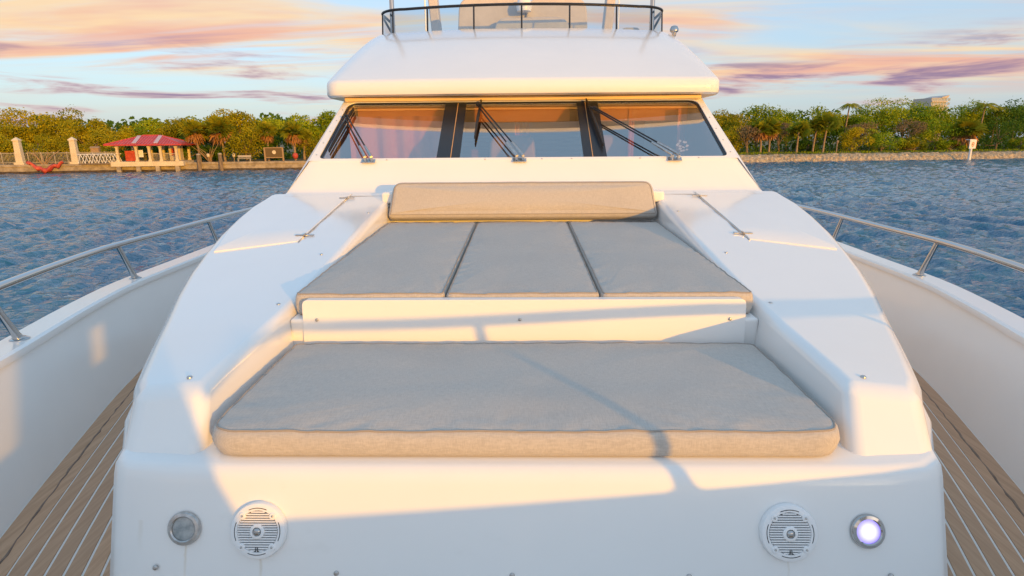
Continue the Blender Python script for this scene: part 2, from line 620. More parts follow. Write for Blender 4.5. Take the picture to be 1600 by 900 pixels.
hb = curve([(-2.4, 0.03), (-2.2, 0.28), (-1.9, 0.50), (-1.6, 0.69), (-1.3, 0.86), (-1.0, 1.01), (-0.5, 1.24), (0, 1.45), (1, 1.83), (2.15, 2.26), (3.0, 2.55), (3.73, 2.78), (4.5, 2.96), (5.5, 3.06), (7, 3.14), (14, 3.1)])
flare = curve([(-2.4, 0.04), (-1.0, 0.07), (0.5, 0.12), (2.0, 0.15), (14, 0.15)])
ztop = curve([(-2.4, 1.42), (-1.46, 1.36), (-1.34, 0.91), (-0.5, 0.86), (0.7, 0.82), (1.5, 0.725), (2.6, 0.600), (3.4, 0.570), (4.5, 0.545), (5.5, 0.530), (8, 0.525), (14, 0.52)])
BY = sorted(set([-2.4, -2.3, -2.16, -2.03, -1.90, -1.77, -1.68, -1.60, -1.52, -1.46, -1.42, -1.38, -1.34, -1.2, -1.1] + list(np.round(np.arange(-1.0, 9.01, 0.25), 3)) + [10, 12, 14]))


def build_bulwark(sg):
    rows = [0.0, 0.55, 0.64, 0.80, 0.90, 1.0]
    V, F = [], []
    T = 0.15
    nr = len(rows)
    sec = 2 * nr + 2
    for y in BY:
        h, zt = hb(y), ztop(y)
        for f in rows:
            V.append((sg * (h + flare(y) * f), y, zt * f if f else -0.03))
        for f in rows[::-1]:
            V.append((sg * (h + T + flare(y) * f), y, zt * f if f else -0.03))
        V.append((sg * (h * 0.92 + 0.10), y + 0.25 * (h < 1), -1.0))
        V.append((sg * (h * 0.72 + 0.02), y + 0.7 * (h < 1), WATER - 0.6))
    holes = {(-1.77, 2), (-1.68, 2), (-2.16, 1), (-2.16, 2), (-2.16, 3), (-2.03, 1), (-2.03, 2), (-2.03, 3)}
    for i in range(len(BY) - 1):
        for j in range(sec - 1):
            jj = j if j < nr - 1 else (2 * nr - 2 - j if nr <= j <= 2 * nr - 2 else -1)
            if (BY[i], jj) in holes:
                if j < nr - 1:
                    a, b = i * sec + j, (i + 1) * sec + j
                    oa, ob = i * sec + 2 * nr - 1 - j, (i + 1) * sec + 2 * nr - 1 - j
                    if (BY[i], jj - 1) not in holes:
                        F.append((a, b, ob, oa))
                    if (BY[i], jj + 1) not in holes:
                        F.append((a + 1, oa - 1, ob - 1, b + 1))
                    if (BY[i - 1], jj) not in holes:
                        F.append((a, oa, oa - 1, a + 1))
                    if (BY[i + 1], jj) not in holes:
                        F.append((b, b + 1, ob - 1, ob))
                continue
            F.append((i * sec + j, (i + 1) * sec + j, (i + 1) * sec + j + 1, i * sec + j + 1))
    o = raw('bulwark', V, F, 'gelcoat', yacht, True, 40)
    # cap along the top
    V, F = [], []
    for y in BY:
        h, zt = hb(y) + flare(y) - 0.03, ztop(y)
        x0, x1 = h + 0.005, h + T + 0.055
        for x, z in ((x0, zt + 0.002), (x0 + 0.004, zt + 0.022), (x0 + 0.022, zt + 0.032), (x1 - 0.022, zt + 0.032), (x1 - 0.004, zt + 0.022), (x1, zt + 0.002), (x1, zt - 0.03), (x0, zt - 0.012)):
            V.append((sg * x, y, z))
    for i in range(len(BY) - 1):
        for j in range(8):
            k = (j + 1) % 8
            F.append((i * 8 + j, (i + 1) * 8 + j, (i + 1) * 8 + k, i * 8 + k))
    raw('cap', V, F, 'gelcoat', o, True, 25)
    return o


for sg in (-1, 1):
    build_bulwark(sg)


def build_deck():
    ys = list(np.arange(-2.3, 9.01, 0.2)) + [10, 12, 14]
    V, F = [], []
    for y in ys:
        V += [(-hb(y) - 0.02, y, 0), (hb(y) + 0.02, y, 0)]
    for i in range(len(ys) - 1):
        F.append((2 * i, 2 * i + 1, 2 * i + 3, 2 * i + 2))
    deck = raw('teak_deck', V, F, 'caulk', yacht)

    def off(y, d):
        """curve of the hull side moved inboard by d"""
        e = 0.01
        tx, ty = (hb(y + e) - hb(y - e)) / (2 * e), 1.0
        l = math.hypot(tx, ty)
        return hb(y) - d / l, y + d * tx / l
    W, G = 0.060, 0.0105
    for sg in (-1, 1):
        yy = list(np.arange(-0.6, 8.01, 0.15))
        for k in range(16):
            a = 0.0 if k == 0 else 0.135 + (k - 1) * (W + G)
            b = 0.127 if k == 0 else a + W
            V, F = [], []
            for y in yy:
                for d, z in ((a, 0.0005), (a + 0.001, 0.0045), (b - 0.001, 0.0045), (b, 0.0005)):
                    x, y2 = off(y, d)
                    V.append((sg * x, y2, z))
            for i in range(len(yy) - 1):
                for j in range(3):
                    F.append((i * 4 + j, (i + 1) * 4 + j, (i + 1) * 4 + j + 1, i * 4 + j + 1))
            raw('margin_board' if k == 0 else 'plank', V, F, 'teak' , deck)
        # weathered sealant bead against the bulwark
        m = MB()
        rnd = random.Random(7 + sg)
        pts = []
        for y in np.arange(-0.5, 8.0, 0.05):
            x, y2 = off(y, 0.075 + rnd.uniform(-.004, .004))
            pts.append((sg * x, y2, 0.003))
        m.tube(pts, [0.0052 + rnd.uniform(-.0025, .0025) for _ in pts], 6)
        m.build('sealant_bead', 'teak_margin', deck, True)


build_deck()


def build_rail(sg):
    ST = [-0.15, 1.37, 2.98, 4.62, 6.25, 7.9]
    up = curve([(-1.3, 0.42), (-0.25, 0.36), (1.3, 0.315), (2.85, 0.30), (4.4, 0.30), (8, 0.29), (9.5, 0.29)])
    pts = []
    for y in np.arange(-1.05, 9.2, 0.18):
        pts.append((sg * (hb(y) + flare(y) + 0.075), y - 0.12, ztop(y) + 0.03 + up(y)))
    first = pts[0]
    m = MB()
    pts = [(first[0] - sg * 0.10, first[1] - 0.16, first[2] - 0.06)] + pts
    m.tube(pts, 0.0245, 14)
    r = m.build('guard_rail', 'chrome', yacht, True, 60)
    for y in ST:
        z0 = ztop(y) + 0.032
        b = Vector((sg * (hb(y) + flare(y) + 0.06), y, z0 - 0.005))
        t = Vector((sg * (hb(y) + flare(y) + 0.075), y - 0.12, ztop(y) + 0.03 + up(y) - 0.006))
        m = MB()
        d = (t - b)
        m.tube([b, b + d * 0.02, b + d * 0.05, b + d * 0.12, b + d * 0.3, t], [0.038, 0.036, 0.027, 0.0215, 0.019, 0.018], 14)
        s = m.build('stanchion', 'chrome', r, True, 60)
        m = MB()
        m.lathe([(0.047, 0), (0.047, 0.006), (0.040, 0.010), (0.02, 0.012)], 20)
        f = m.build('base_flange', 'chrome', r, True, 40)
        f.location = (b.x, b.y, z0 - 0.002)


for sg in (-1, 1):
    build_rail(sg)

# --- lounge base moulding
XO = curve([(1.45, 1.11), (1.60, 1.205), (1.77, 1.295), (2.39, 1.565), (3.0, 1.79), (3.77, 1.965), (4.4, 2.02), (4.66, 2.0), (5.2, 1.98), (9, 1.98)])
ZI = curve([(1.5, 0.915), (1.66, 0.925), (2.37, 0.970), (3.3, 1.085), (4.3, 1.216), (4.66, 1.268)])
ZO = curve([(1.5, 0.875), (1.70, 0.885), (2.28, 0.905), (3.29, 1.020), (4.03, 1.150), (4.66, 1.258)])
BETA = RAD(18)
FACE_TOP_Y, FACE_TOP_Z = 1.480, 0.75


def lounge_outline(z):
    """half outline of the base at height z"""
    d = (FACE_TOP_Z - z)
    fy = FACE_TOP_Y - d * math.tan(BETA)
    pts = [(0.0, fy), (0.6, fy), (1.02, fy + 0.004), (1.15, fy + 0.018), (1.215, fy + 0.06), (1.242, fy + 0.13)]
    for y in (1.8, 2.05, 2.3, 2.7, 3.2, 3.7, 4.2, 4.7, 5.2, 7.0, 9.0):
        yy = max(y, fy + 0.2)
        pts.append((XO(y) + 0.055 + 0.08 * d, yy))
    return pts


def build_base():
    zs = [(0.0, 0), (0.4, 0), (0.70, 0), (0.728, 0.002), (0.742, 0.008), (0.75, 0.022)]
    V, F = [], []
    n = None
    for z, ins in zs:
        h = lounge_outline(z)
        full = [(-x, y) for x, y in h[:0:-1]] + h
        n = len(full)
        for x, y in full:
            V.append((x * (1 - ins * 0.8), y + ins * (1 if y < 4 else 0), z))
    for i in range(len(zs) - 1):
        for k in range(n - 1):
            F.append((i * n + k, i * n + k + 1, (i + 1) * n + k + 1, (i + 1) * n + k))
    o = (len(zs) - 1) * n
    # flat top as strips between mirrored points
    for k in range(n // 2):
        a, b = o + k, o + k + 1
        c, d = o + n - 2 - k, o + n - 1 - k
        if b == c:
            F.append((a, b, d))
        else:
            F.append((a, b, c, d))
    return raw('lounge_base', V, F, 'gelcoat_weathered', yacht, True, 40)


base = build_base()


def face_pt(x, z, out=0.0):
    y = FACE_TOP_Y - (FACE_TOP_Z - z) * math.tan(BETA)
    return Vector((x, y - out * math.cos(BETA), z + out * math.sin(BETA)))


FACE_ROT = Matrix(((1, 0, 0), (0, math.sin(BETA), -math.cos(BETA)), (0, math.cos(BETA), math.sin(BETA)))).to_euler()


def stud(parent, loc, rot=(0, 0, 0), r=0.0065, name='screw'):
    m = MB()
    m.lathe([(r, -0.002), (r, 0.002), (r * 0.75, 0.004), (r * 0.3, 0.0045)], 12)
    o = m.build(name, 'steel', parent, True, 50)
    o.location = loc
    o.rotation_euler = rot
    return o


for x, z in ((-1.045, 0.482), (-0.528, 0.470), (-0.032, 0.467), (0.462, 0.467), (1.02, 0.470)):
    stud(base, face_pt(x, z), FACE_ROT, 0.0075)


def build_coaming(sg):
    V, F = [], []
    ys = [None, 1.78, 1.95, 2.15, 2.37, 2.7, 3.0, 3.3, 3.65, 4.0, 4.3, 4.66]
    for y in ys:
        if y is None:            # sloping front end
            pts = [(0.950, 1.50, 0.69), (0.99, 1.665, 0.922), (1.215, 1.690, 0.886), (1.20, 1.505, 0.69)]
        else:
            pts = [(0.962, y, 0.69), (0.992, y, ZI(y)), (XO(y) - 0.012, y, ZO(y)), (XO(y) + 0.04, y, 0.69)]
        V += [(sg * a, b, c) for a, b, c in pts]
    n = len(ys)
    for i in range(n - 1):
        for j in range(4):
            k = (j + 1) % 4
            F.append((i * 4 + j, (i + 1) * 4 + j, (i + 1) * 4 + k, i * 4 + k))
    F += [(0, 1, 2, 3), tuple((n - 1) * 4 + j for j in range(4))]
    o = raw('coaming', V, F, 'gelcoat', yacht)
    bev(o, 0.042, 6, 28)

    def on_top(x, y, up=0.0):
        t = (abs(x) - 0.992) / (XO(y) - 0.012 - 0.992)
        return Vector((sg * abs(x), y, ZI(y) * (1 - t) + ZO(y) * t + up))
    # locker lid: outer aft part of the coaming top, a thin slab with a clear edge
    pl = [(1.33, 3.40), (1.80, 3.32), (1.90, 3.72), (1.955, 4.2), (1.95, 4.56), (1.33, 4.56)]
    # subdivide so the slab follows the sloping top
    outl = []
    for i in range(len(pl)):
        a, b = Vector(pl[i]), Vector(pl[(i + 1) % len(pl)])
        for j in range(5):
            outl.append(a.lerp(b, j / 5))
    c = Vector((1.58, 3.95))
    V, F = [], []
    rings = [(1.0, -0.004), (1.0, 0.007), (0.992, 0.010), (0.5, 0.010)]
    for sc_, up in rings:
        for p in outl:
            q = c + (p - c) * sc_
            V.append(on_top(q.x, q.y, up))
    N = len(outl)
    for r_ in range(len(rings) - 1):
        for k in range(N):
            F.append((r_ * N + k, r_ * N + (k + 1) % N, (r_ + 1) * N + (k + 1) % N, (r_ + 1) * N + k))
    V.append(on_top(c.x, c.y, 0.010))
    for k in range(N):
        F.append(((len(rings) - 1) * N + k, (len(rings) - 1) * N + (k + 1) % N, len(V) - 1))
    lid = raw('locker_lid', V, F, 'gelcoat', o, True, 30)
    # rubber joint and hinges at the inboard edge
    m = MB()
    m.tube([on_top(1.323, y, 0.004) for y in np.linspace(3.38, 4.56, 9)], 0.0038, 6)
    m.build('lid_joint', 'steel', o, True)
    for y in (3.50, 4.42):
        m = MB()
        m.box(-0.055, 0.055, -0.011, 0.011, 0, 0.005)
        m.tube([(0, -0.02, 0.006), (0, 0.02, 0.006)], 0.005, 8)
        h = m.build('hinge', 'steel', o, True, 30)
        h.location = on_top(1.325, y, 0.010)
        h.rotation_euler = (RAD(6), 0, 0)
    m = MB()
    m.box(-0.012, 0.012, -0.05, 0.05, 0, 0.008)
    for x, y in ((1.075, 1.735), (1.06, 2.42), (1.10, 3.12), (1.06, 4.0)):
        stud(o, on_top(x, y, 0.001), (0, 0, 0), 0.0085, 'snap_stud')
    return o


for sg in (-1, 1):
    build_coaming(sg)

# --- step, riser and back block between the coamings
m = MB()
V = []
for y, z in ((2.335, 0.925), (3.2, 0.950), (4.42, 0.985)):
    V += [(-0.985, y, z), (0.985, y, z), (0.985, y, 0.745), (-0.985, y, 0.745)]
F = []
for i in range(2):
    for j in range(4):
        k = (j + 1) % 4
        F.append((i * 4 + j, (i + 1) * 4 + j, (i + 1) * 4 + k, i * 4 + k))
F += [(0, 1, 2, 3), (8, 9, 10, 11)]
step = bev(raw('sunpad_base', V, F, 'gelcoat', yacht), 0.014, 3)
rp = rpoly([(-0.925, 0.746), (0.925, 0.746), (0.925, 1.008), (-0.925, 1.008)], [0.002, 0.002, 0.025, 0.025], 5)
V = [(p.x, 2.312 + (p.y - 0.746) * 0.10, p.y) for p in rp] + [(p.x, 2.362 + (p.y - 0.746) * 0.06, p.y) for p in rp]
N = len(rp)
F = [tuple(range(N)), tuple(range(N, 2 * N))[::-1]] + [(k, (k + 1) % N, N + (k + 1) % N, N + k) for k in range(N)]
riser = bev(raw('backrest_riser', V, F, 'gelcoat', yacht), 0.010, 3, 40)
for x in (-0.865, -0.012, 0.86):
    stud(riser, (x, 2.330 - 0.002, 0.925), (RAD(90 - 5.7), 0, 0), 0.007)
# curved fillet where seat meets riser
m = MB()
m.tube([(-0.965, 2.318, 0.752), (0.965, 2.318, 0.752)], 0.018, 10)
m.build('seat_fillet', 'gelcoat', riser, True)

# --- speakers and courtesy lights on the front face


def build_speaker(x, z):
    o = MB().lathe([(0.079, 0.0), (0.079, 0.010), (0.076, 0.016), (0.068, 0.019), (0.0585, 0.019), (0.0565, 0.014), (0.0565, 0.004)], 56).build('speaker', 'plain_white', yacht, True, 30)
    o.location = face_pt(x, z)
    o.rotation_euler = FACE_ROT
    MB().lathe([(0.0562, 0.0045), (0.0562, 0.006)], 40).build('speaker_cone', 'dark_recess', o)
    g = MB()
    R = 0.0566
    n = 17
    for i in range(n):
        yv = -R + (i + 0.5) * 2 * R / n
        hw = math.sqrt(max(R * R - yv * yv, 0))
        if hw < 0.008:
            continue
        g.box(-hw, hw, yv - 0.0018, yv + 0.0018, 0.010, 0.0185)
    g.lathe([(0.0205, 0.008), (0.0205, 0.0205), (0.018, 0.022), (0.0125, 0.0225), (0.0125, 0.012)], 28)
    for i in range(4):
        a = RAD(45 + 90 * i)
        cx, cy = 0.0605 * math.cos(a), 0.0605 * math.sin(a)
        k = len(g.v)
        g.lathe([(0.0095, 0.012), (0.0095, 0.0205), (0.008, 0.0215)], 16)
        g.v[k:] = [(a_ + cx, b_ + cy, c_) for a_, b_, c_ in g.v[k:]]
    g.build('grille', 'plain_white', o, True, 30)
    MB().lathe([(0.0122, 0.010), (0.0118, 0.019), (0.009, 0.0235), (0.004, 0.0255)], 20).build('tweeter', 'chrome', o, True, 60)
    for i in range(4):
        a = RAD(45 + 90 * i)
        stud(o, (0.0605 * math.cos(a), 0.0605 * math.sin(a), 0.0205), (0, 0, 0), 0.0032)
        pts = [(0.0645 * math.cos(a + RAD(t)), 0.0645 * math.sin(a + RAD(t)), 0.0192) for t in np.linspace(22, 68, 12)]
        MB().tube(pts, 0.0010, 5).build('slot', 'dark_recess', o)
    e = MB()
    for sx in (-1, 1):
        e.add([(sx * 0.0012, -0.043, 0.0195), (sx * 0.0035, -0.043, 0.0195), (sx * 0.0035, -0.052, 0.0195), (sx * 0.009, -0.0555, 0.0195), (sx * 0.0012, -0.0555, 0.0195)], [(0, 1, 2, 3, 4)])
    e.build('emblem', 'black_paint', o)
    return o


build_speaker(-0.748, 0.584)
build_speaker(0.738, 0.584)


def build_light(x, z, glass):
    o = MB().lathe([(0.0475, 0.0), (0.0475, 0.004), (0.044, 0.009), (0.036, 0.0105), (0.033, 0.0075), (0.0325, 0.002)], 48).build('courtesy_light', 'chrome' if glass.endswith('lit') else 'steel', yacht, True, 35)
    o.location = face_pt(x, z)
    o.rotation_euler = FACE_ROT
    MB().lathe([(0.0326, 0.002), (0.0326, 0.004), (0.022, 0.0058), (0.008, 0.0065)], 40).build('lens', glass, o, True, 60)
    return o


lg = build_light(-0.965, 0.586, 'lamp_glass_off')
lg['label'] = 'dark unlit courtesy light with dull ring'
lg = build_light(0.960, 0.586, 'lamp_glass_lit')
lg['label'] = 'glowing violet courtesy light in a chrome ring'

# --- cabin front, windscreen
P0, P1, P2 = (4.60, 1.255, 1.862), (4.825, 1.500, 1.735), (5.60, 2.055, 1.605)


def ws(x, u, out=0.0):
    """point on the windscreen plane: u 0 (bottom) .. 1 (top)"""
    dy, dz = P2[0] - P1[0], P2[1] - P1[1]
    l = math.hypot(dy, dz)
    return Vector((x, P1[0] + dy * u - out * dz / l, P1[1] + dz * u + out * dy / l))


def build_cabin():
    m = MB()
    body = [(4.60, 0.0, 1.93), P0, P1]
    # lower front: rolled nose between deck and screen
    prof = [(4.50, 1.245, 1.865), (4.585, 1.258, 1.862), (4.615, 1.272, 1.855), (4.64, 1.300, 1.84), (4.815, 1.478, 1.748), (4.825, 1.500, 1.735)]
    V, F = [], []
    xs = [-1, -0.985, -0.94, -0.5, 0, 0.5, 0.94, 0.985, 1]
    for y, z, h in prof:
        for x in xs:
            e = 0.008 if abs(x) == 1 else (0.002 if abs(x) == 0.985 else 0.0)
            V.append((x * h, y + e, z - e * 0.5))
    n = len(xs)
    for i in range(len(prof) - 1):
        for k in range(n - 1):
            F.append((i * n + k, i * n + k + 1, (i + 1) * n + k + 1, (i + 1) * n + k))
    cab = raw('cabin_front', V, F, 'gelcoat', yacht, True, 50)
    # screen surround with opening
    o2 = [(-P1[2], 0.0), (P1[2], 0.0), (P2[2], 1.0), (-P2[2], 1.0)]
    i2 = [(-1.662, 0.025), (1.662, 0.025), (1.566, 0.888), (-1.566, 0.888)]
    sc = math.hypot(P2[0] - P1[0], P2[1] - P1[1])

    def rl(q, r):
        pts = rpoly([(a, b * sc) for a, b in q], r, 7)
        return [(p.x, p.y / sc) for p in pts]
    ol, il = rl(o2, 0.002), rl(i2, [0.05, 0.05, 0.09, 0.09])
    N = len(ol)
    V = [ws(x, u) for x, u in ol] + [ws(x, u, 0.004) for x, u in il] + [ws(x, u, -0.05) for x, u in il]
    F = []
    for k in range(N):
        j = (k + 1) % N
        F += [(k, j, N + j, N + k), (N + k, N + j, 2 * N + j, 2 * N + k)]
    sur = raw('screen_surround', V, F, 'gelcoat', cab, True, 40)
    for sg in (-1, 1):
        for u in (0.08, 0.25, 0.42, 0.59, 0.76, 0.9):
            w = P1[2] + (P2[2] - P1[2]) * u - 0.035
            stud(sur, ws(sg * w, u, 0.002), (RAD(-35), 0, 0), 0.006)
    for x in (-1.10, -0.3, 0.16, 0.4, 0.95, 1.42):
        stud(sur, ws(x, 0.004, 0.001), (RAD(-35), 0, 0), 0.007)
    # windscreen
    wsn = empty('windscreen', (0, 0, 0), yacht)
    il2 = rl([(-1.662, 0.025), (1.662, 0.025), (1.566, 0.888), (-1.566, 0.888)], [0.05, 0.05, 0.09, 0.09])
    il3 = rl([(-1.640, 0.041), (1.640, 0.041), (1.550, 0.877), (-1.550, 0.877)], [0.045, 0.045, 0.08, 0.08])
    V = [ws(x, u, -0.004) for x, u in il2] + [ws(x, u, -0.008) for x, u in il3] + [ws(x, u, -0.03) for x, u in il3]
    F = []
    for k in range(N):
        j = (k + 1) % N
        F += [(k, j, N + j, N + k), (N + k, N + j, 2 * N + j, 2 * N + k)]
    raw('seal', V, F, 'seal', wsn, True, 30)
    cuts = [-1.66, -0.585, 0.575, 1.66]
    for i in range(3):
        a, b = cuts[i], cuts[i + 1]
        q = [(a + (0.002 if i else 0), 0.028), (b - (0.002 if i < 2 else 0), 0.028), (b * (0.943 if i == 2 else 0.985), 0.886), (a * (0.943 if i == 0 else 0.985), 0.886)]
        p = rl(q, [0.05 if i == 0 else 0.001, 0.05 if i == 2 else 0.001, 0.09 if i == 2 else 0.001, 0.09 if i == 0 else 0.001])
        raw('pane', [ws(x, u, -0.014) for x, u in p], [tuple(range(len(p)))], 'windscreen_glass', wsn)
    for c, xo in ((-0.585, -0.02), (0.575, 0.02)):
        m = MB()
        V = []
        for u in (0.03, 0.885):
            s_ = 1.0 if u < 0.5 else 0.985
            for dx, o_ in ((-0.095, -0.024), (0.095, -0.024), (0.095, -0.09), (-0.095, -0.09)):
                V.append(ws(c * s_ + xo + dx, u, o_))
        m.add(V, [(0, 1, 5, 4), (1, 2, 6, 5), (2, 3, 7, 6), (3, 0, 4, 7), (0, 3, 2, 1), (4, 5, 6, 7)])
        m.build('mullion', 'dash', wsn)
        V = []
        for u in (0.03, 0.884):
            s_ = 1.0 if u < 0.5 else 0.985
            for dx, o_ in ((-0.095, -0.0095), (0.095, -0.0095), (0.095, -0.0125), (-0.095, -0.0125)):
                V.append(ws(c * s_ + xo + dx, u, o_))
        MB().add(V, [(0, 1, 5, 4), (1, 2, 6, 5), (2, 3, 7, 6), (3, 0, 4, 7), (0, 3, 2, 1), (4, 5, 6, 7)]).build('mullion_cover', 'seal', wsn)
        m = MB()
        m.tube([ws(c, 0.03, -0.010), ws(c * 0.985, 0.885, -0.010)], 0.0035, 6)
        m.build('pane_joint', 'cabin_lining', wsn)
    # cabin sides and roof behind
    V, F = [], []
    for sg in (-1, 1):
        k = len(V)
        V += [(sg * 1.93, 4.60, 0), (sg * P0[2], 4.60, 1.25), (sg * P1[2], P1[0], P1[1]), (sg * P2[2], P2[0], P2[1]), (sg * 1.60, 11.0, 2.055), (sg * 1.93, 11.0, 0)]
        F.append((k, k + 1, k + 2, k + 3, k + 4, k + 5))
    V += [(-1.93, 11, 0), (1.93, 11, 0), (1.6, 11, 2.055), (-1.6, 11, 2.055)]
    F.append((12, 13, 14, 15))
    raw('cabin_side', V, F, 'gelcoat', yacht)
    # interior
    MB().box(-1.60, 1.60, 4.90, 5.35, 1.36, 1.46).build('dashboard', 'dash_top', yacht)
    MB().box(-1.60, 1.60, 7.9, 7.95, 0.2, 2.03).build('saloon_bulkhead', 'cabin_wood', yacht)
    MB().box(-1.60, 1.60, 4.9, 7.9, 0.40, 0.45).build('saloon_floor', 'cabin_wood', yacht)
    hl = MB()
    hl.add([ws(-1.59, 0.93, -0.03), ws(1.59, 0.93, -0.03), (1.59, 7.9, 2.02), (-1.59, 7.9, 2.02)], [(0, 1, 2, 3)])
    hl.build('headliner', 'cabin_lining', yacht)

    def curtain(x0, x1, y0, y1, z0, z1, folds, seed):
        rnd = random.Random(seed)
        n = folds * 8
        V, F = [], []
        for i in range(n + 1):
            t = i / n
            w = 0.035 * math.sin(t * folds * 2 * math.pi + 0.6 * math.sin(t * 9 + seed)) + 0.008 * rnd.uniform(-1, 1)
            for z in (z0, (z0 + z1) / 2, z1):
                V.append((x0 + (x1 - x0) * t, y0 + (y1 - y0) * t + w * (1.15 if z == z0 else 0.8), z))
        for i in range(n):
            for j in range(2):
                F.append((i * 3 + j, (i + 1) * 3 + j, (i + 1) * 3 + j + 1, i * 3 + j + 1))
        return raw('curtain', V, F, 'curtain', yacht, True, 80)
    curtain(-1.56, -0.68, 5.42, 5.50, 1.42, 1.87, 5, 1)
    curtain(1.40, 1.58, 5.45, 5.9, 1.40, 1.92, 4, 2)
    curtain(0.98, 1.06, 5.60, 5.72, 1.40, 1.96, 2, 4)
    curtain(-0.08, 0.08, 6.7, 6.8, 0.9, 1.98, 3, 3)
    for a, b in ((-1.52, -0.72), (-0.44, 0.44), (0.72, 1.52)):
        bev(MB().box(a, b, 5.60, 5.64, 1.815, 1.985).build('pelmet', 'pelmet_wood', yacht), 0.008, 2)
    # helm chair and wheel inside
    for x in (-0.1, 0.85):
        rp_ = rpoly([(-0.26, 0), (0.26, 0), (0.23, 0.75), (-0.23, 0.75)], 0.1, 5)
        V = [(x + p.x, 6.1 + 0.1 * p.y, 0.95 + p.y) for p in rp_] + [(x + p.x, 6.24 + 0.1 * p.y, 0.95 + p.y) for p in rp_]
        N_ = len(rp_)
        F = [tuple(range(N_)), tuple(range(N_, 2 * N_))[::-1]] + [(k, (k + 1) % N_, N_ + (k + 1) % N_, N_ + k) for k in range(N_)]
        bev(raw('helm_chair', V, F, 'seat_vinyl', yacht), 0.04, 3)
    # pale worn sticker inside the right pane
    bd = MB()
    rnd = random.Random(4)
    for i in range(26):
        a, b = rnd.uniform(-.05, .05), rnd.uniform(-.085, .085)
        if (a / .05) ** 2 + (b / .085) ** 2 > 1:
            continue
        w = rnd.uniform(.008, .017)
        p = [ws(1.33 + a + dx * w, 0.20 + (b + dy * w) / 0.95, -0.020 - 0.0004 * i) for dx, dy in ((-1, -.6), (.2, -1), (1, .5), (-.3, 1))]
        bd.add(p, [(0, 1, 2, 3)])
    bd.build('window_sticker', 'plain_white', yacht)


build_cabin()


def build_wiper(xb, tip, bl0, bl1):
    w = empty('wiper', (0, 0, 0), yacht)
    b = ws(xb, -0.012, 0.0)
    for dx in (-0.022, 0.028):
        p0 = ws(xb + dx, -0.012, 0.005)
        p1 = ws(xb + dx, -0.008, 0.045)
        MB().tube([p0, p0.lerp(p1, 0.4), p1], [0.017, 0.012, 0.013], 12).build('pivot', 'chrome', w, True)
        e = ws(tip[0] + dx * 0.55, tip[1] - abs(dx) * 0.3, 0.05)
        k = p1.lerp(e, 0.24)
        MB().tube([p1, p1.lerp(k, 0.5), k], [0.013, 0.012, 0.009], 10).build('arm_head', 'steel', w, True)
        MB().tube([k, p1.lerp(e, 0.6), e], 0.0065, 8).build('arm', 'black_paint', w, True)
    m = MB()
    m.tube([ws(tip[0] - 0.02, tip[1], 0.045), ws(tip[0] + 0.03, tip[1], 0.045)], 0.011, 8)
    m.build('arm_link', 'black_paint', w, True)
    A, B = ws(*bl0, 0.018), ws(*bl1, 0.018)
    A2, B2 = ws(*bl0, 0.034), ws(*bl1, 0.034)
    m = MB()
    m.tube([A2, A2.lerp(B2, 0.5) + Vector((0, -0.004, 0.012)), B2], [0.006, 0.013, 0.006], 8)
    bl = m.build('blade_carrier', 'black_paint', w, True)
    m = MB()
    m.tube([ws(*bl0, -0.008), ws(*bl1, -0.008)], 0.004, 6)
    m.tube([A, B], 0.007, 6)
    m.build('blade_rubber', 'rubber', w)
    bp = MB().box(-0.055, 0.055, -0.02, 0.02, 0, 0.008).build('base_plate', 'steel', w)
    bp.location = ws(xb, -0.014, 0.001)
    bp.rotation_euler = (RAD(35.6), 0, 0)


build_wiper(-1.245, (-1.535, 0.60), (-1.495, 0.74), (-1.585, 0.10))
build_wiper(-0.02, (-0.385, 0.76), (-0.365, 0.86), (-0.395, 0.28))
build_wiper(1.225, (0.615, 0.70), (0.575, 0.86), (0.665, 0.16))

# --- brow, flybridge


def u_outline(half, yf, ybow, rad, yback, k=10):
    """U shaped outline, open aft: bowed front with rounded corners"""
    pts = []
    for i in range(9):
        t = i / 8
        pts.append((-half, yback + (yf + rad - yback) * t))
    for i in range(1, k):
        a = math.pi / 2 * i / k
        pts.append((-half + rad * (1 - math.cos(a)), yf + rad * (1 - math.sin(a))))
    L = half - rad
    for i in range(21):
        x = -L + 2 * L * i / 20
        pts.append((x, yf - ybow * (1 - (x / L) ** 2)))
    for i in range(1, k):
        a = math.pi / 2 * (1 - i / k)
        pts.append((half - rad * (1 - math.cos(a)), yf + rad * (1 - math.sin(a))))
    for i in range(9):
        t = 1 - i / 8
        pts.append((half, yback + (yf + rad - yback) * t))
    return pts


RIM = dict(half=1.755, yf=5.36, ybow=0.07, rad=0.16, yback=10.5)
TOP = dict(half=1.755, yf=7.40, ybow=0.20, rad=0.34, yback=10.5)


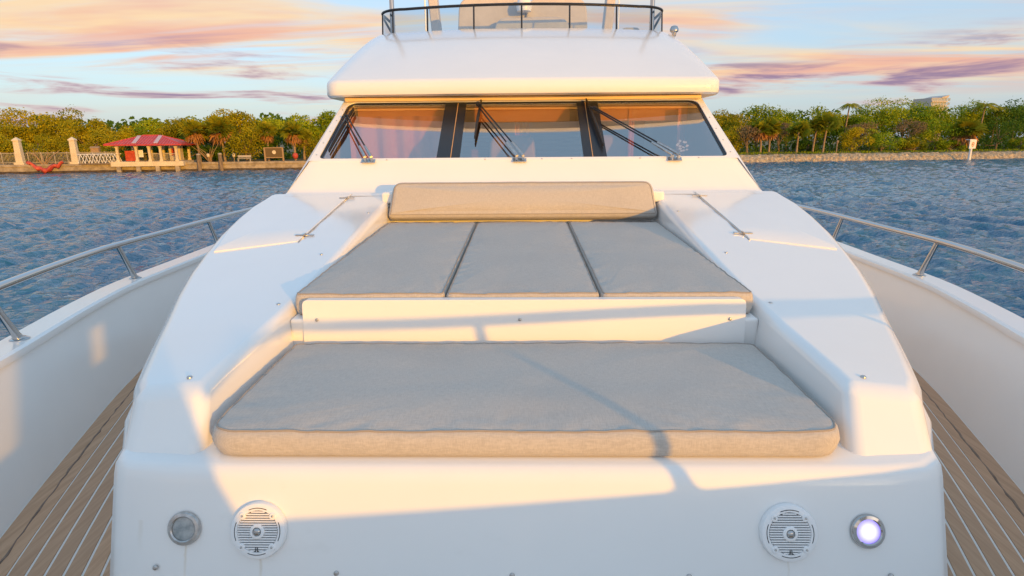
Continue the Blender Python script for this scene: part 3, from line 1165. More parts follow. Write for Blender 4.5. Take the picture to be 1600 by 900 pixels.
def build_brow():
    A = u_outline(**RIM)
    B = u_outline(**TOP)
    N = len(A)
    ZL = 2.035
    prof = [(0.035, 0.0), (0.006, 0.012), (0.0, 0.035), (0.004, 0.105), (0.012, 0.128), (0.035, 0.150)]
    V, F = [], []
    for t, z in prof:
        for (ax, ay), (bx, by) in zip(A, B):
            V.append((ax + (bx - ax) * t, ay + (by - ay) * t, ZL + z))
    ks = list(np.linspace(0.06, 1.0, 16))
    for t in ks:
        zz = 0.150 + (2.895 - ZL - 0.150) * (1 - (1 - t) ** 1.18)
        for (ax, ay), (bx, by) in zip(A, B):
            tt = 0.035 + (1 - 0.035) * t
            V.append((ax + (bx - ax) * tt, ay + (by - ay) * tt, ZL + zz))
    R = len(prof) + len(ks)
    for i in range(R - 1):
        for k in range(N - 1):
            F.append((i * N + k, i * N + k + 1, (i + 1) * N + k + 1, (i + 1) * N + k))
    o = raw('brow', V, F, 'gelcoat', yacht, True, 50)
    # underside plate
    m = MB()
    V = [(ax + (bx - ax) * 0.03, ay + (by - ay) * 0.03, ZL + 0.004) for (ax, ay), (bx, by) in zip(A, B)]
    F = []
    for k in range(N // 2):
        a, b, c, d = k, k + 1, N - 2 - k, N - 1 - k
        F.append((a, b, c, d) if b != c else (a, b, d))
    raw('brow_underside', V, F, 'soffit_bounce_tint', o)
    m = MB()
    rp_ = [(-1.58, 5.515), (1.58, 5.515), (1.58, 5.60), (-1.58, 5.60)]
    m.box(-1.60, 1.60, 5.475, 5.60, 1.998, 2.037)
    bev(m.build('header_moulding', 'soffit_bounce_tint', o), 0.012, 3)
    # flybridge deck behind the brow top
    V = [(x, y, 2.885) for x, y in B]
    F = []
    for k in range(N // 2):
        a, b, c, d = k, k + 1, N - 2 - k, N - 1 - k
        F.append((a, b, c, d) if b != c else (a, b, d))
    raw('flybridge_deck', V, F, 'gelcoat', yacht)


build_brow()


def build_flyscreen():
    B = u_outline(**dict(TOP, half=1.725, yf=7.45))
    T = u_outline(**dict(TOP, half=1.735, yf=7.55))
    zb = 2.892
    z1 = 3.18
    i0, i1 = 6, len(B) - 7
    sc = empty('flybridge_screen', (0, 0, 0), yacht)

    def top(i, z=z1):
        t = (z - zb) / (z1 - zb)
        return Vector((B[i][0] + (T[i][0] - B[i][0]) * t, B[i][1] + (T[i][1] - B[i][1]) * t, z))
    MB().tube([top(i) for i in range(i0, i1 + 1)], 0.016, 8).build('top_rail', 'black_paint', sc, True)
    MB().tube([top(i, zb + 0.004) for i in range(i0, i1 + 1)], 0.009, 6).build('bottom_channel', 'black_paint', sc, True)
    posts = [i0, 8, 14, 20, 24, 27, 31, 35, 42, 48, i1]
    mid = (len(B) - 1) / 2
    posts = sorted(set([i0, 10, 15, 20, 24, 28, len(B) - 1 - 24, len(B) - 1 - 20, len(B) - 1 - 15, len(B) - 1 - 10, i1]))
    for i in posts:
        MB().tube([top(i, zb), top(i, z1)], 0.010, 8).build('post', 'black_paint', sc, True)
    for a, b in zip(posts[:-1], posts[1:]):
        V, F = [], []
        for i in range(a, b + 1):
            V += [top(i, zb + 0.01), top(i, z1 - 0.01)]
        for i in range(b - a):
            F.append((2 * i, 2 * i + 2, 2 * i + 3, 2 * i + 1))
        raw('screen_panel', V, F, 'smoked_glass', sc, True, 60)
    # side support struts and chrome poles behind the screen
    for sg in (-1, 1):
        MB().tube([(sg * 1.60, 7.78, 2.88), (sg * 1.60, 7.8, 3.7)], 0.030, 12).build('canopy_pole', 'chrome', yacht, True)
        MB().tube([(sg * 1.72, 7.8, 3.14), (sg * 1.64, 8.3, 2.89)], 0.014, 8).build('screen_strut', 'black_paint', sc, True)
        MB().tube([(sg * 1.33, 8.7, 2.88), (sg * 1.33, 8.72, 4.0)], 0.012, 8).build('aerial', 'plain_white', yacht, True)
        m = MB()
        V = []
        for y, z, w in ((9.0, 2.88, 0.30), (9.25, 4.0, 0.62)):
            V += [(sg * (1.02 + w * 0.4), y, z), (sg * (1.15 + w * 0.4), y, z), (sg * (1.15 + w * 0.4), y + 0.25, z), (sg * (1.02 + w * 0.4), y + 0.25, z)]
        m.add(V, [(0, 1, 5, 4), (1, 2, 6, 5), (2, 3, 7, 6), (3, 0, 4, 7), (4, 5, 6, 7)])
        bev(m.build('arch_leg', 'seat_vinyl', yacht), 0.02, 2)

    def seat(x0, x1, z0, z1_, y, th, name='flybridge_seat', rad=0.16):
        rp_ = rpoly([(x0, z0), (x1, z0), (x1 - 0.03, z1_), (x0 + 0.03, z1_)], [0.03, 0.03, rad, rad], 6)
        V = [(p.x, y + 0.12 * (p.y - z0), p.y) for p in rp_] + [(p.x, y + th + 0.12 * (p.y - z0), p.y) for p in rp_]
        N_ = len(rp_)
        F = [tuple(range(N_)), tuple(range(N_, 2 * N_))[::-1]] + [(k, (k + 1) % N_, N_ + (k + 1) % N_, N_ + k) for k in range(N_)]
        return bev(raw(name, V, F, 'seat_vinyl', yacht), 0.05, 4, 50)
    seat(-0.84, 0.08, 2.85, 3.45, 8.15, 0.2)
    seat(0.04, 0.86, 2.85, 3.42, 8.10, 0.2)
    seat(-0.36, 0.62, 2.85, 3.16, 7.95, 0.16)
    seat(1.24, 1.53, 2.85, 3.03, 7.98, 0.3, rad=0.06)
    hr = MB().lathe([(0.09, 0), (0.10, 0.06), (0.08, 0.13), (0.03, 0.16)], 20).build('headrest', 'plain_white', yacht, True)
    hr.location = (0.03, 8.06, 3.24)
    # small chrome search light on the brow shoulder
    sl = MB().lathe([(0.022, 0), (0.028, 0.04), (0.05, 0.055), (0.052, 0.08), (0.035, 0.11), (0.01, 0.12)], 20).build('search_light', 'chrome', yacht, True)
    sl.location = (1.80, 7.45, 2.83)


build_flyscreen()

# ------------------------------------------------------------------ loose cushions


def cushion(name, outline, zlow, th, r, crown, seed, label, wr=0.004, sides_in=0.0, piping=True, tilt=None):
    """soft box over a closed outline (list of 2D points, counter clockwise)"""
    P = [Vector(p) for p in outline]
    # resample evenly
    seg = [(P[(i + 1) % len(P)] - P[i]).length for i in range(len(P))]
    per = sum(seg)
    n = max(120, int(per / 0.022))
    Q = []
    i, acc = 0, 0.0
    for k in range(n):
        d = per * k / n
        while acc + seg[i] < d:
            acc += seg[i]
            i += 1
        Q.append(P[i].lerp(P[(i + 1) % len(P)], (d - acc) / max(seg[i], 1e-9)))
    c = sum(Q, Vector((0, 0))) / n
    nor = []
    for k in range(n):
        t = (Q[(k + 1) % n] - Q[k - 1]).normalized()
        nor.append(Vector((t.y, -t.x)))
    if (Q[0] - c).dot(nor[0]) < 0:
        nor = [-v for v in nor]
    V, F = [], []
    rows = []

    def ring(ins, h, sc=None):
        row = []
        for k in range(n):
            p = Q[k] - nor[k] * ins
            if sc is not None:
                p = c + (p - c) * sc
            row.append((p.x, p.y, h))
        rows.append(row)
    ring(r * 0.9, 0.0)
    ring(r * 0.25, r * 0.18)
    ring(0.0, r * 0.8)
    ring(-0.004, th * 0.5)
    ring(0.0, th - r * 0.75)
    for a in (0.35, 0.65, 0.85, 1.0):
        ang = a * math.pi / 2
        ring(r * (1 - math.cos(ang)), th - r * 0.75 + r * 0.75 * math.sin(ang))
    for sc in (0.97, 0.94, 0.9, 0.85, 0.78, 0.7, 0.6, 0.5, 0.4, 0.3, 0.2, 0.1):
        ring(r, th + crown * (1 - sc ** 3), sc)
    for ri, row in enumerate(rows):
        for (x, y, h) in row:
            w = 0.0
            if h > th * 0.3:
                p = Vector((x * 2.2, y * 3.0, seed))
                w = wr * noise.noise(p) + wr * 0.5 * noise.noise(p * 3.1) + wr * 0.35 * noise.noise(Vector((x * 9, y * 2.2, seed)))
            if 4 <= ri <= 13:          # puckers gathered along the seam
                w += (0.0045 if ri > 5 else 0.002) * noise.noise(Vector((x * 24, y * 24, seed * 3))) * (1.0 if ri < 11 else 0.5)
            z = zlow(y) + h + w
            V.append((x, y, z))
    for i in range(len(rows) - 1):
        for k in range(n):
            j = (k + 1) % n
            F.append((i * n + k, i * n + j, (i + 1) * n + j, (i + 1) * n + k))
    V.append((c.x, c.y, zlow(c.y) + th + crown))
    o = (len(rows) - 1) * n
    for k in range(n):
        F.append((o + k, o + (k + 1) % n, len(V) - 1))
    F.append(tuple(range(n))[::-1])
    ob = raw(name, V, F, 'fabric', None, True, 75)
    tag(ob, label, 'cushion')
    if piping:
        m = MB()
        row = rows[6]
        base_i = 6 * n
        pts = [Vector(V[base_i + k]) + Vector((nor[k].x, nor[k].y, 0.4)) * 0.001 for k in range(n)]
        m.tube(pts + [pts[0]], 0.0032, 6, cap=False)
        m.build('piping', 'piping', ob, True)
    if tilt:
        tilt(ob)
    return ob


o2 = rpoly([(-0.935, 1.520), (0.935, 1.520), (0.957, 2.295), (-0.957, 2.295)], [0.10, 0.10, 0.05, 0.05], 8)
cushion('bench_cushion', o2, lambda y: 0.753, 0.084, 0.030, 0.016, 3.1, 'large beige one-piece seat cushion on the front bench', 0.006)


def padz(y):
    return 0.929 + (y - 2.4) * 0.030


for x0, x1, sd, lb in ((-0.975, -0.334, 1.3, 'grey sunpad cushion on the left, beside the left coaming'),
                       (-0.326, 0.326, 2.7, 'narrow middle sunpad cushion between the two side ones'),
                       (0.334, 0.975, 5.9, 'grey sunpad cushion on the right, beside the right coaming')):
    a0, a1 = x0 * 1.0, x1 * 1.0
    o2 = rpoly([(a0, 2.385), (a1, 2.385), (a1 * 1.0, 4.21), (a0 * 1.0, 4.21)], 0.02, 4)
    cushion('sunpad_cushion', o2, padz, 0.094, 0.020, 0.008, sd, lb, 0.004)

# bolster: built lying, then stood up against the block behind
o2 = rpoly([(-0.978, 0.0), (0.978, 0.0), (0.945, 0.275), (-0.945, 0.275)], [0.03, 0.03, 0.07, 0.07], 6)
bo = cushion('bolster_cushion', o2, lambda y: 0.0, 0.13, 0.045, 0.022, 8.2, 'long beige bolster cushion standing across the head of the sunpad', 0.004)
bo.rotation_euler = (RAD(66), 0, 0)
bo.location = (0, 4.315, 1.066)

# ------------------------------------------------------------------ block behind the bolster (part of the yacht)
m = MB()
m.box(-0.99, 0.99, 4.47, 4.60, 0.76, 1.262)
bev(m.build('bolster_ledge', 'gelcoat', yacht), 0.012, 2)
for sg in (-1, 1):
    m = MB()
    m.box(sg * 0.985 - 0.06, sg * 0.985 + 0.06, 4.33, 4.50, 1.20, 1.285)
    bev(m.build('cushion_bracket', 'gelcoat', yacht), 0.02, 3)

# ------------------------------------------------------------------ far shore


def ztop_at(px, py, inland):
    """height reached at a spot inland for a skyline seen at (px, py)"""
    p = shore(bearing(px, inland), inland)
    d = _cm @ Vector(((px - 800) / 911.0, -(py - 450) / 911.0, -1.0))
    return 1.65 + d.z * math.hypot(p.x, p.y) / math.hypot(d.x, d.y)


def frame(o, s, inland, z=GROUND, turn=0.0):
    """stand a thing on the shore, its x axis along the waterline"""
    o.location = shore(s, inland, z)
    o.rotation_euler = (0, 0, math.atan2(SHE.y, SHE.x) + turn)
    return o


def build_seawall():
    s0, s1 = -55.0, bearing(640, 0)
    w = tag(empty('seawall'), 'long low concrete seawall along the left shore under the pavilion', 'seawall')
    frame(w, 0, 0, 0)
    rnd = random.Random(3)
    n = 90
    for name, mt, pr in (('wall_face', 'concrete', [(0.02, WATER + 0.28), (0.0, GROUND - 0.22), (0.5, GROUND - 0.22)]),
                         ('wet_foot', 'wet_stone', [(-0.10, WATER - 0.5), (-0.06, WATER + 0.30), (0.5, WATER + 0.30)]),
                         ('cap', 'concrete', [(-0.14, GROUND - 0.24), (-0.15, GROUND + 0.05), (0.75, GROUND + 0.06), (0.75, GROUND - 0.24)])):
        V, F = [], []
        for i in range(n + 1):
            s = s0 + (s1 - s0) * i / n
            for a, z in pr:
                V.append((s, a + rnd.uniform(-.02, .02), z + rnd.uniform(-.03, .03)))
        k = len(pr)
        for i in range(n):
            for j in range(k - 1):
                F.append((i * k + j, (i + 1) * k + j, (i + 1) * k + j + 1, i * k + j + 1))
        raw(name, V, F, mt, w)


build_seawall()


def build_bank():
    s0, s1 = bearing(640, 0), 260.0
    rnd = random.Random(9)
    prof = [(-1.3, WATER - 0.4), (-0.8, WATER + 0.05), (-0.4, WATER + 0.40), (0.0, WATER + 0.72), (0.5, WATER + 0.98), (1.3, GROUND + 0.05), (2.2, GROUND - 0.05)]
    V, F = [], []
    n = 520
    for i in range(n + 1):
        s = s0 + (s1 - s0) * i / n
        for j, (a, z) in enumerate(prof):
            e = 0.0 if j in (0, 6) else 1.0
            V.append(shore(s, a + e * rnd.uniform(-.22, .22) + 0.3 * noise.noise(Vector((s * 0.12, 0, 0))), z + e * (rnd.uniform(-.09, .10) + 0.10 * noise.noise(Vector((s * 0.3, j, 0))))))
    k = len(prof)
    for i in range(n):
        for j in range(k - 1):
            F.append((i * k + j, (i + 1) * k + j, (i + 1) * k + j + 1, i * k + j + 1))
    o = raw('rocky_bank', V, F, 'coral_rock', None)
    tag(o, 'low pale rocky bank along the right shore', None, kind='structure')
    V, F = [], []
    n = 260
    prof = [(1.6, GROUND - 0.02), (2.3, GROUND + 0.16), (3.4, GROUND + 0.22), (5.5, GROUND + 0.18)]
    for i in range(n + 1):
        s = s0 + (s1 - s0) * i / n
        for a, z in prof:
            V.append(shore(s, a + rnd.uniform(-.25, .25), z + rnd.uniform(-.06, .12)))
    k = len(prof)
    for i in range(n):
        for j in range(k - 1):
            F.append((i * k + j, (i + 1) * k + j, (i + 1) * k + j + 1, i * k + j + 1))
    o = raw('grass_verge', V, F, 'bank_grass', None)
    tag(o, 'strip of rough grass on top of the rocky bank', None, kind='structure')
    # tufts of grass
    rng = np.random.RandomState(4)
    N = 5200
    s = rng.uniform(s0, 230, N)
    a = rng.uniform(1.7, 5.0, N)
    h = rng.uniform(0.15, 0.42, N)
    w = rng.uniform(0.05, 0.16, N)
    b = np.array([SH0.x, SH0.y, 0]) + s[:, None] * np.array([SHE.x, SHE.y, 0]) + a[:, None] * np.array([SHN.x, SHN.y, 0])
    b[:, 2] = GROUND + 0.10
    th = rng.uniform(0, 6.28, N)
    u = np.stack([np.cos(th), np.sin(th), 0 * th], 1) * w[:, None]
    lean = rng.normal(0, 0.12, (N, 3))
    lean[:, 2] = 0
    t = b + np.array([0, 0, 1]) * h[:, None] + lean
    co = np.stack([b - u, b + u, t + u * 0.2, t - u * 0.2], 1).reshape(-1, 3)
    o = fast('bank_grass', co, np.arange(4 * N).reshape(-1, 4), 'leaf_green', tone=rng.uniform(0, 1, N))
    tag(o, 'rough grass tufts along the top of the bank', 'grass', kind='stuff')


build_bank()


def build_pavilion():
    sA, sB = bearing(190, 0.5), bearing(281, 0.5)
    L = sB - sA
    p = tag(empty('pavilion'), 'open waterside pavilion with red hipped roof and cream columns', 'pavilion')
    frame(p, sA, -0.4, GROUND + 0.12)
    H = ztop_at(235, 225.5, -1.0) - (GROUND + 0.12) - 0.22
    D = 5.2
    fl = MB().box(-0.9, L + 0.9, -0.55, D + 0.5, -0.50, 0.16).build('floor_slab', 'cream_paint', p)
    for x in (0.0, 0.33 * L, 0.66 * L, L):
        MB().box(x - 0.28, x + 0.28, -0.5, -0.1, -1.75, -0.50).build('pier', 'concrete', p)
    xs = [0.0, 0.32 * L, 0.54 * L, 0.73 * L, L]
    for y in (0.0, D):
        for x in xs:
            m = MB().box(x - 0.16, x + 0.16, y - 0.16, y + 0.16, 0.16, H)
            c = m.build('column', 'cream_paint', p)
            MB().box(x - 0.22, x + 0.22, y - 0.22, y + 0.22, 0.165, 0.40).build('column_base', 'cream_paint', c)
            MB().box(x - 0.21, x + 0.21, y - 0.21, y + 0.21, H - 0.22, H - 0.02).build('column_head', 'cream_paint', c)
    MB().box(-0.3, L + 0.3, -0.3, D + 0.3, H, H + 0.22).build('beam_ring', 'cream_paint', p)
    e = 1.15
    x0, x1, y0, y1, z0, z1 = -e, L + e, -e, D + e, H + 0.22, H + 1.50
    r0, r1, ym = D / 2 + 0.2, L - D / 2 - 0.2, D / 2
    rf = MB().add([(x0, y0, z0), (x1, y0, z0), (x1, y1, z0), (x0, y1, z0), (r0, ym, z1), (r1, ym, z1), (x0, y0, z0 - 0.16), (x1, y0, z0 - 0.16), (x1, y1, z0 - 0.16), (x0, y1, z0 - 0.16)],
                  [(0, 1, 5, 4), (1, 2, 5), (2, 3, 4, 5), (3, 0, 4), (0, 6, 7, 1), (1, 7, 8, 2), (2, 8, 9, 3), (3, 9, 6, 0), (6, 9, 8, 7)]).build('roof', 'red_roof', p)
    for a, b in (((x0, y0, z0), (r0, ym, z1)), ((x1, y0, z0), (r1, ym, z1)), ((r0, ym, z1), (r1, ym, z1)), ((x1, y1, z0), (r1, ym, z1)), ((x0, y1, z0), (r0, ym, z1))):
        MB().tube([a, b], 0.09, 6).build('ridge_cap', 'red_roof', rf)

    def slope(x, t, up):
        return (x, y0 + (ym - y0) * t, z0 + (z1 - z0) * t + up)
    n = 26
    for i in range(1, n):
        x = x0 + (x1 - x0) * i / n
        t1 = 1.0
        if x < r0:
            t1 = (x - x0) / (r0 - x0)
        if x > r1:
            t1 = (x1 - x) / (x1 - r1)
        MB().tube([slope(x, 0.0, 0.03), slope(x, t1 * 0.98, 0.03)], 0.035, 4).build('standing_seam', 'red_roof', rf)
    for xa in (0.30 * L, 0.665 * L):
        q = [slope(xa, 0.10, 0.08), slope(xa + 0.55, 0.10, 0.08), slope(xa + 0.25, 0.92, 0.08), slope(xa - 0.3, 0.92, 0.08)]
        MB().add(q + [(a, b, c - 0.06) for a, b, c in q], [(0, 1, 2, 3), (0, 4, 5, 1), (1, 5, 6, 2), (2, 6, 7, 3), (3, 7, 4, 0)]).build('skylight_strip', 'roof_patch', rf)
    # railings between the columns
    for a, b, y in ((0, 1, D), (1, 2, D), (2, 3, D), (3, 4, D), (2, 3, 0.0), (3, 4, 0.0)):
        r = MB().box(xs[a] + 0.2, xs[b] - 0.2, y - 0.03, y + 0.03, 1.18, 1.26).build('railing', 'fence_metal', p)
        m = MB()
        k = int((xs[b] - xs[a]) / 0.16)
        for i in range(1, k):
            x = xs[a] + (xs[b] - xs[a]) * i / k
            m.box(x - 0.015, x + 0.015, y - 0.012, y + 0.012, 0.16, 1.18)
        m.build('balusters', 'fence_metal', r)['kind'] = 'stuff'
    MB().box(0.35, 1.9, 1.4, 1.5, 0.2, 1.65).build('notice_panel', 'red_paint', p)
    MB().box(2.1, 3.1, 0.55, 0.6, 0.75, 1.75).build('white_board', 'white_sign', p)
    k = MB().box(0.72 * L, 0.92 * L, 3.3, 4.6, 0.16, 2.3).build('kiosk', 'cream_paint', p)
    MB().box(0.77 * L, 0.84 * L, 3.22, 3.3, 0.9, 1.9).build('kiosk_door', 'red_paint', k)


build_pavilion()


def build_pillar(px, label):
    p = tag(empty('gate_pillar'), label, 'pillar', 'pillars on the seawall')
    frame(p, bearing(px, 0.2), 0.35, GROUND - 0.1)
    MB().box(-0.62, 0.62, -0.45, 0.75, 0.0, 0.45).build('plinth', 'cream_paint', p)
    V = [(-0.42, -0.27, 0.45), (0.42, -0.27, 0.45), (0.42, 0.57, 0.45), (-0.42, 0.57, 0.45), (-0.34, -0.20, 3.35), (0.34, -0.20, 3.35), (0.34, 0.50, 3.35), (-0.34, 0.50, 3.35)]
    bev(MB().add(V, [(0, 3, 2, 1), (4, 5, 6, 7), (0, 1, 5, 4), (1, 2, 6, 5), (2, 3, 7, 6), (3, 0, 4, 7)]).build('shaft', 'cream_paint', p), 0.03, 2)
    V = [(-0.42, -0.28, 3.352), (0.42, -0.28, 3.352), (0.42, 0.58, 3.352), (-0.42, 0.58, 3.352), (-0.42, -0.28, 3.50), (0.42, -0.28, 3.50), (0.42, 0.58, 3.50), (-0.42, 0.58, 3.50), (0, 0.15, 3.88)]
    MB().add(V, [(0, 3, 2, 1), (0, 1, 5, 4), (1, 2, 6, 5), (2, 3, 7, 6), (3, 0, 4, 7), (4, 5, 8), (5, 6, 8), (6, 7, 8), (7, 4, 8)]).build('pointed_cap', 'cream_paint', p)


build_pillar(30, 'cream pointed pillar at the far left of the fence')
build_pillar(117, 'cream pointed pillar midway between red fabric and gangway')


def build_fence():
    s0, s1 = bearing(-60, 1.6), bearing(186, 1.6)
    f = tag(empty('metal_fence'), 'grey metal picket fence along the seawall left of the pavilion', 'fence')
    frame(f, s0, 1.6, GROUND)
    L = s1 - s0
    n = 12
    for i in range(n + 1):
        x = L * i / n
        MB().box(x - 0.05, x + 0.05, -0.05, 0.05, -0.1, 1.72).build('post', 'fence_metal', f)
    for z in (0.25, 1.55):
        MB().box(0, L, -0.025, 0.025, z, z + 0.07).build('rail', 'fence_metal', f)
    m = MB()
    k = int(L / 0.17)
    for i in range(k):
        x = L * i / k
        m.box(x - 0.018, x + 0.018, -0.018, 0.018, 0.05, 1.66)
    m.build('pickets', 'fence_metal', f)['kind'] = 'stuff'


build_fence()


def build_gangway():
    s0, s1 = bearing(122, -0.6), bearing(186, -0.6)
    g = tag(empty('gangway'), 'pale truss gangway leading to the pavilion floor', 'gangway')
    frame(g, s0, -0.7, GROUND + 0.12)
    L = s1 - s0
    MB().box(0, L, 0.0, 1.1, -0.15, 0.0).build('walkway', 'grey_wood', g)
    for y in (0.0, 1.1):
        MB().tube([(0, y, 1.25), (L, y, 1.25)], 0.05, 6).build('handrail', 'white_sign', g)
        n = 6
        for i in range(n):
            a, b = L * i / n, L * (i + 1) / n
            MB().tube([(a, y, 0.0), ((a + b) / 2, y, 1.25)], 0.04, 6).build('diagonal', 'white_sign', g)
            MB().tube([((a + b) / 2, y, 1.25), (b, y, 0.0)], 0.04, 6).build('diagonal', 'white_sign', g)


build_gangway()


def build_red_fabric():
    r = tag(empty('red_fabric'), 'crumpled red fabric sagging over the seawall into the water', 'fabric')
    s0, s1 = bearing(42, -0.3), bearing(100, -0.3)
    frame(r, s0, -0.35, 0)
    L = s1 - s0
    rnd = random.Random(1)
    V, F = [], []
    n, k = 40, 6
    for i in range(n + 1):
        t = i / n
        sag = 1 - abs(t - 0.42) / (0.42 if t < 0.42 else 0.58)
        zt = GROUND + 0.55 - 1.05 * sag + 0.12 * math.sin(t * 21)
        hgt = 0.38 + 0.30 * math.sin(t * math.pi) + 0.10 * math.sin(t * 33)
        for j in range(k + 1):
            u = j / k
            V.append((L * t + 0.1 * math.sin(u * 7 + t * 9), -0.1 - 0.25 * math.sin(u * math.pi) + 0.08 * math.sin(t * 40 + u * 3), zt - hgt * u))
    for i in range(n):
        for j in range(k):
            F.append((i * (k + 1) + j, (i + 1) * (k + 1) + j, (i + 1) * (k + 1) + j + 1, i * (k + 1) + j + 1))
    o = raw('cloth', V, F, 'red_paint', r, True, 80)
    o.modifiers.new('thickness', 'SOLIDIFY').thickness = 0.02


build_red_fabric()


def branchy(name, s, inl, h, seed, label, spread=1.6):
    b = tag(empty(name), label, 'shrub')
    frame(b, s, inl, GROUND)
    rnd = random.Random(seed)
    for i in range(9):
        a = rnd.uniform(-1, 1)
        p0 = Vector((rnd.uniform(-.3, .3), rnd.uniform(-.2, .2), 0))
        p1 = p0 + Vector((a * spread * 0.5, rnd.uniform(-.4, .4), h * rnd.uniform(.4, .6)))
        p2 = p1 + Vector((a * spread * 0.6 + rnd.uniform(-.4, .4), rnd.uniform(-.4, .4), h * rnd.uniform(.25, .5)))
        MB().tube([p0, p1, p2], [0.06, 0.045, 0.02], 5).build('branch', 'fence_wood', b)


branchy('bare_shrub', bearing(66, 0.9), 0.95, 2.1, 3, 'leafless branches leaning behind the red fabric', 2.6)
branchy('bare_shrub', bearing(328, 3.0), 3.0, 2.6, 8, 'leafless branches between the two palms right of the pavilion', 2.0)


def build_piling(px, h, label):
    p = tag(empty('mooring_piling'), label, 'piling', 'pilings in front of the seawall')
    frame(p, bearing(px, -0.6), -0.55, WATER - 0.5)
    MB().tube([(0, 0, 0), (0.02, 0, h * 0.5 + 0.5), (0.04, 0, h + 0.5)], [0.30, 0.28, 0.27], 12).build('post', 'grey_wood', p, True, 60)
    cp = MB().lathe([(0.295, 0), (0.295, 0.10), (0.14, 0.20), (0.02, 0.22)], 12).build('cap', 'concrete', p)
    cp.location = (0.04, 0, h + 0.5)


build_piling(310, 2.3, 'dark wooden mooring piling nearer the pavilion')
build_piling(344, 2.35, 'wooden mooring piling nearer the low bench')


def build_small_things():
    # low bench
    b = tag(empty('park_bench'), 'low wooden bench on the seawall left of the brown sign', 'bench')
    frame(b, bearing(382, 1.6), 1.6, GROUND)
    MB().box(-0.95, 0.95, -0.2, 0.25, 0.42, 0.50).build('seat', 'fence_metal', b)
    MB().box(-0.95, 0.95, 0.22, 0.28, 0.62, 0.95).build('backrest', 'fence_metal', b)
    for x in (-0.85, 0.85):
        MB().box(x - 0.06, x + 0.06, -0.2, 0.27, 0, 0.42).build('leg', 'fence_metal', b)
    # brown sign board
    g = tag(empty('notice_board'), 'brown wooden notice board with pale round emblem on two posts', 'sign')
    frame(g, bearing(429, 1.4), 1.4, GROUND)
    for x in (-1.3, 1.3):
        MB().box(x - 0.11, x + 0.11, -0.1, 0.1, -0.1, 2.05).build('post', 'fence_wood', g)
    bd = MB().box(-1.19, 1.19, -0.05, 0.05, 0.62, 1.95).build('board', 'sign_brown', g)
    MB().box(-1.35, 1.35, -0.12, 0.12, 1.95, 2.07).build('top_rail', 'fence_wood', g)
    MB().box(-1.19, 1.19, -0.08, 0.08, 0.50, 0.62).build('bottom_rail', 'fence_wood', g)
    e = MB().lathe([(0.28, 0), (0.28, 0.03)], 20).build('emblem', 'cream_paint', bd)
    e.location = (0.05, -0.055, 1.35)
    e.rotation_euler = (RAD(90), 0, 0)
    # red float on a stick
    r = tag(empty('red_float'), 'red ball float on a short stick below the palms by the cabin', 'float')
    frame(r, bearing(462, 1.0), 1.0, GROUND)
    MB().tube([(0, 0, -0.1), (0, 0, 0.5)], 0.05, 6).build('stick', 'fence_wood', r)
    MB().lathe([(0.08, 0.3), (0.34, 0.5), (0.43, 0.8), (0.34, 1.1), (0.1, 1.25)], 16).build('ball', 'red_paint', r, True, 60)
    # small lantern posts
    for px, lb in ((366, 'small post lantern just left of the low bench'), (326, 'small post lantern between the two wooden pilings'), (1305, 'short pale post standing among the right shore palms')):
        tall = px > 1000
        l = tag(empty('short_post' if tall else 'post_lantern'), lb, 'post' if tall else 'lantern')
        frame(l, bearing(px, 2.4), 2.4, GROUND)
        MB().tube([(0, 0, -0.1), (0, 0, 1.9 if tall else 0.75)], 0.10 if tall else 0.06, 8).build('post', 'palm_bark', l)
        hd = MB().lathe([(0.12, 0), (0.22, 0.12), (0.22, 0.42), (0.05, 0.58)], 10).build('head', 'cream_paint' if not tall else 'palm_bark', l)
        hd.location = (0, 0, 1.85 if tall else 0.7)
    # wooden box on the fence
    x = tag(empty('wooden_box'), 'small orange-brown wooden box on a stake behind the gangway', 'box')
    frame(x, bearing(152, 2.2), 2.2, GROUND)
    MB().box(-0.06, 0.06, -0.06, 0.06, -0.1, 1.5).build('stake', 'fence_wood', x)
    MB().box(-0.52, 0.52, -0.3, 0.3, 1.5, 2.2).build('case', 'fence_wood', x)
    MB().add([(-0.6, -0.38, 2.2), (0.6, -0.38, 2.2), (0.6, 0.38, 2.2), (-0.6, 0.38, 2.2), (-0.6, 0, 2.42), (0.6, 0, 2.42)], [(0, 1, 5, 4), (2, 3, 4, 5), (0, 4, 3), (1, 2, 5), (0, 3, 2, 1)]).build('lid', 'fence_wood', x)
    # channel marker standing in the water off the right bank
    c = tag(empty('channel_marker'), 'white board with an orange ring on a post off the right bank', 'sign')
    frame(c, bearing(1514, -3.0), -3.0, WATER, RAD(18))
    MB().tube([(0, 0, -0.8), (0, 0, 2.0)], [0.26, 0.22], 12).build('post', 'white_sign', c, True, 60)
    bd = bev(MB().box(-1.15, 1.05, -0.22, -0.12, 1.95, 3.45).build('board', 'white_sign', c), 0.02, 2)
    MB().box(1.1, 1.42, -0.12, 0.75, 1.95, 3.6).build('side_board', 'orange_sign', c)
    MB().box(-1.05, 1.1, -0.1, 0.6, 3.46, 3.56).build('top_plate', 'white_sign', c)
    pts = [(-0.08 + 0.36 * math.cos(a), -0.235, 2.70 + 0.36 * math.sin(a)) for a in np.linspace(0, 2 * math.pi, 25)]
    MB().tube(pts, 0.065, 6, cap=False).build('ring', 'orange_sign', bd)
    MB().box(-0.22, 0.06, -0.24, -0.222, 2.62, 2.78).build('mark', 'black_paint', bd)


build_small_things()


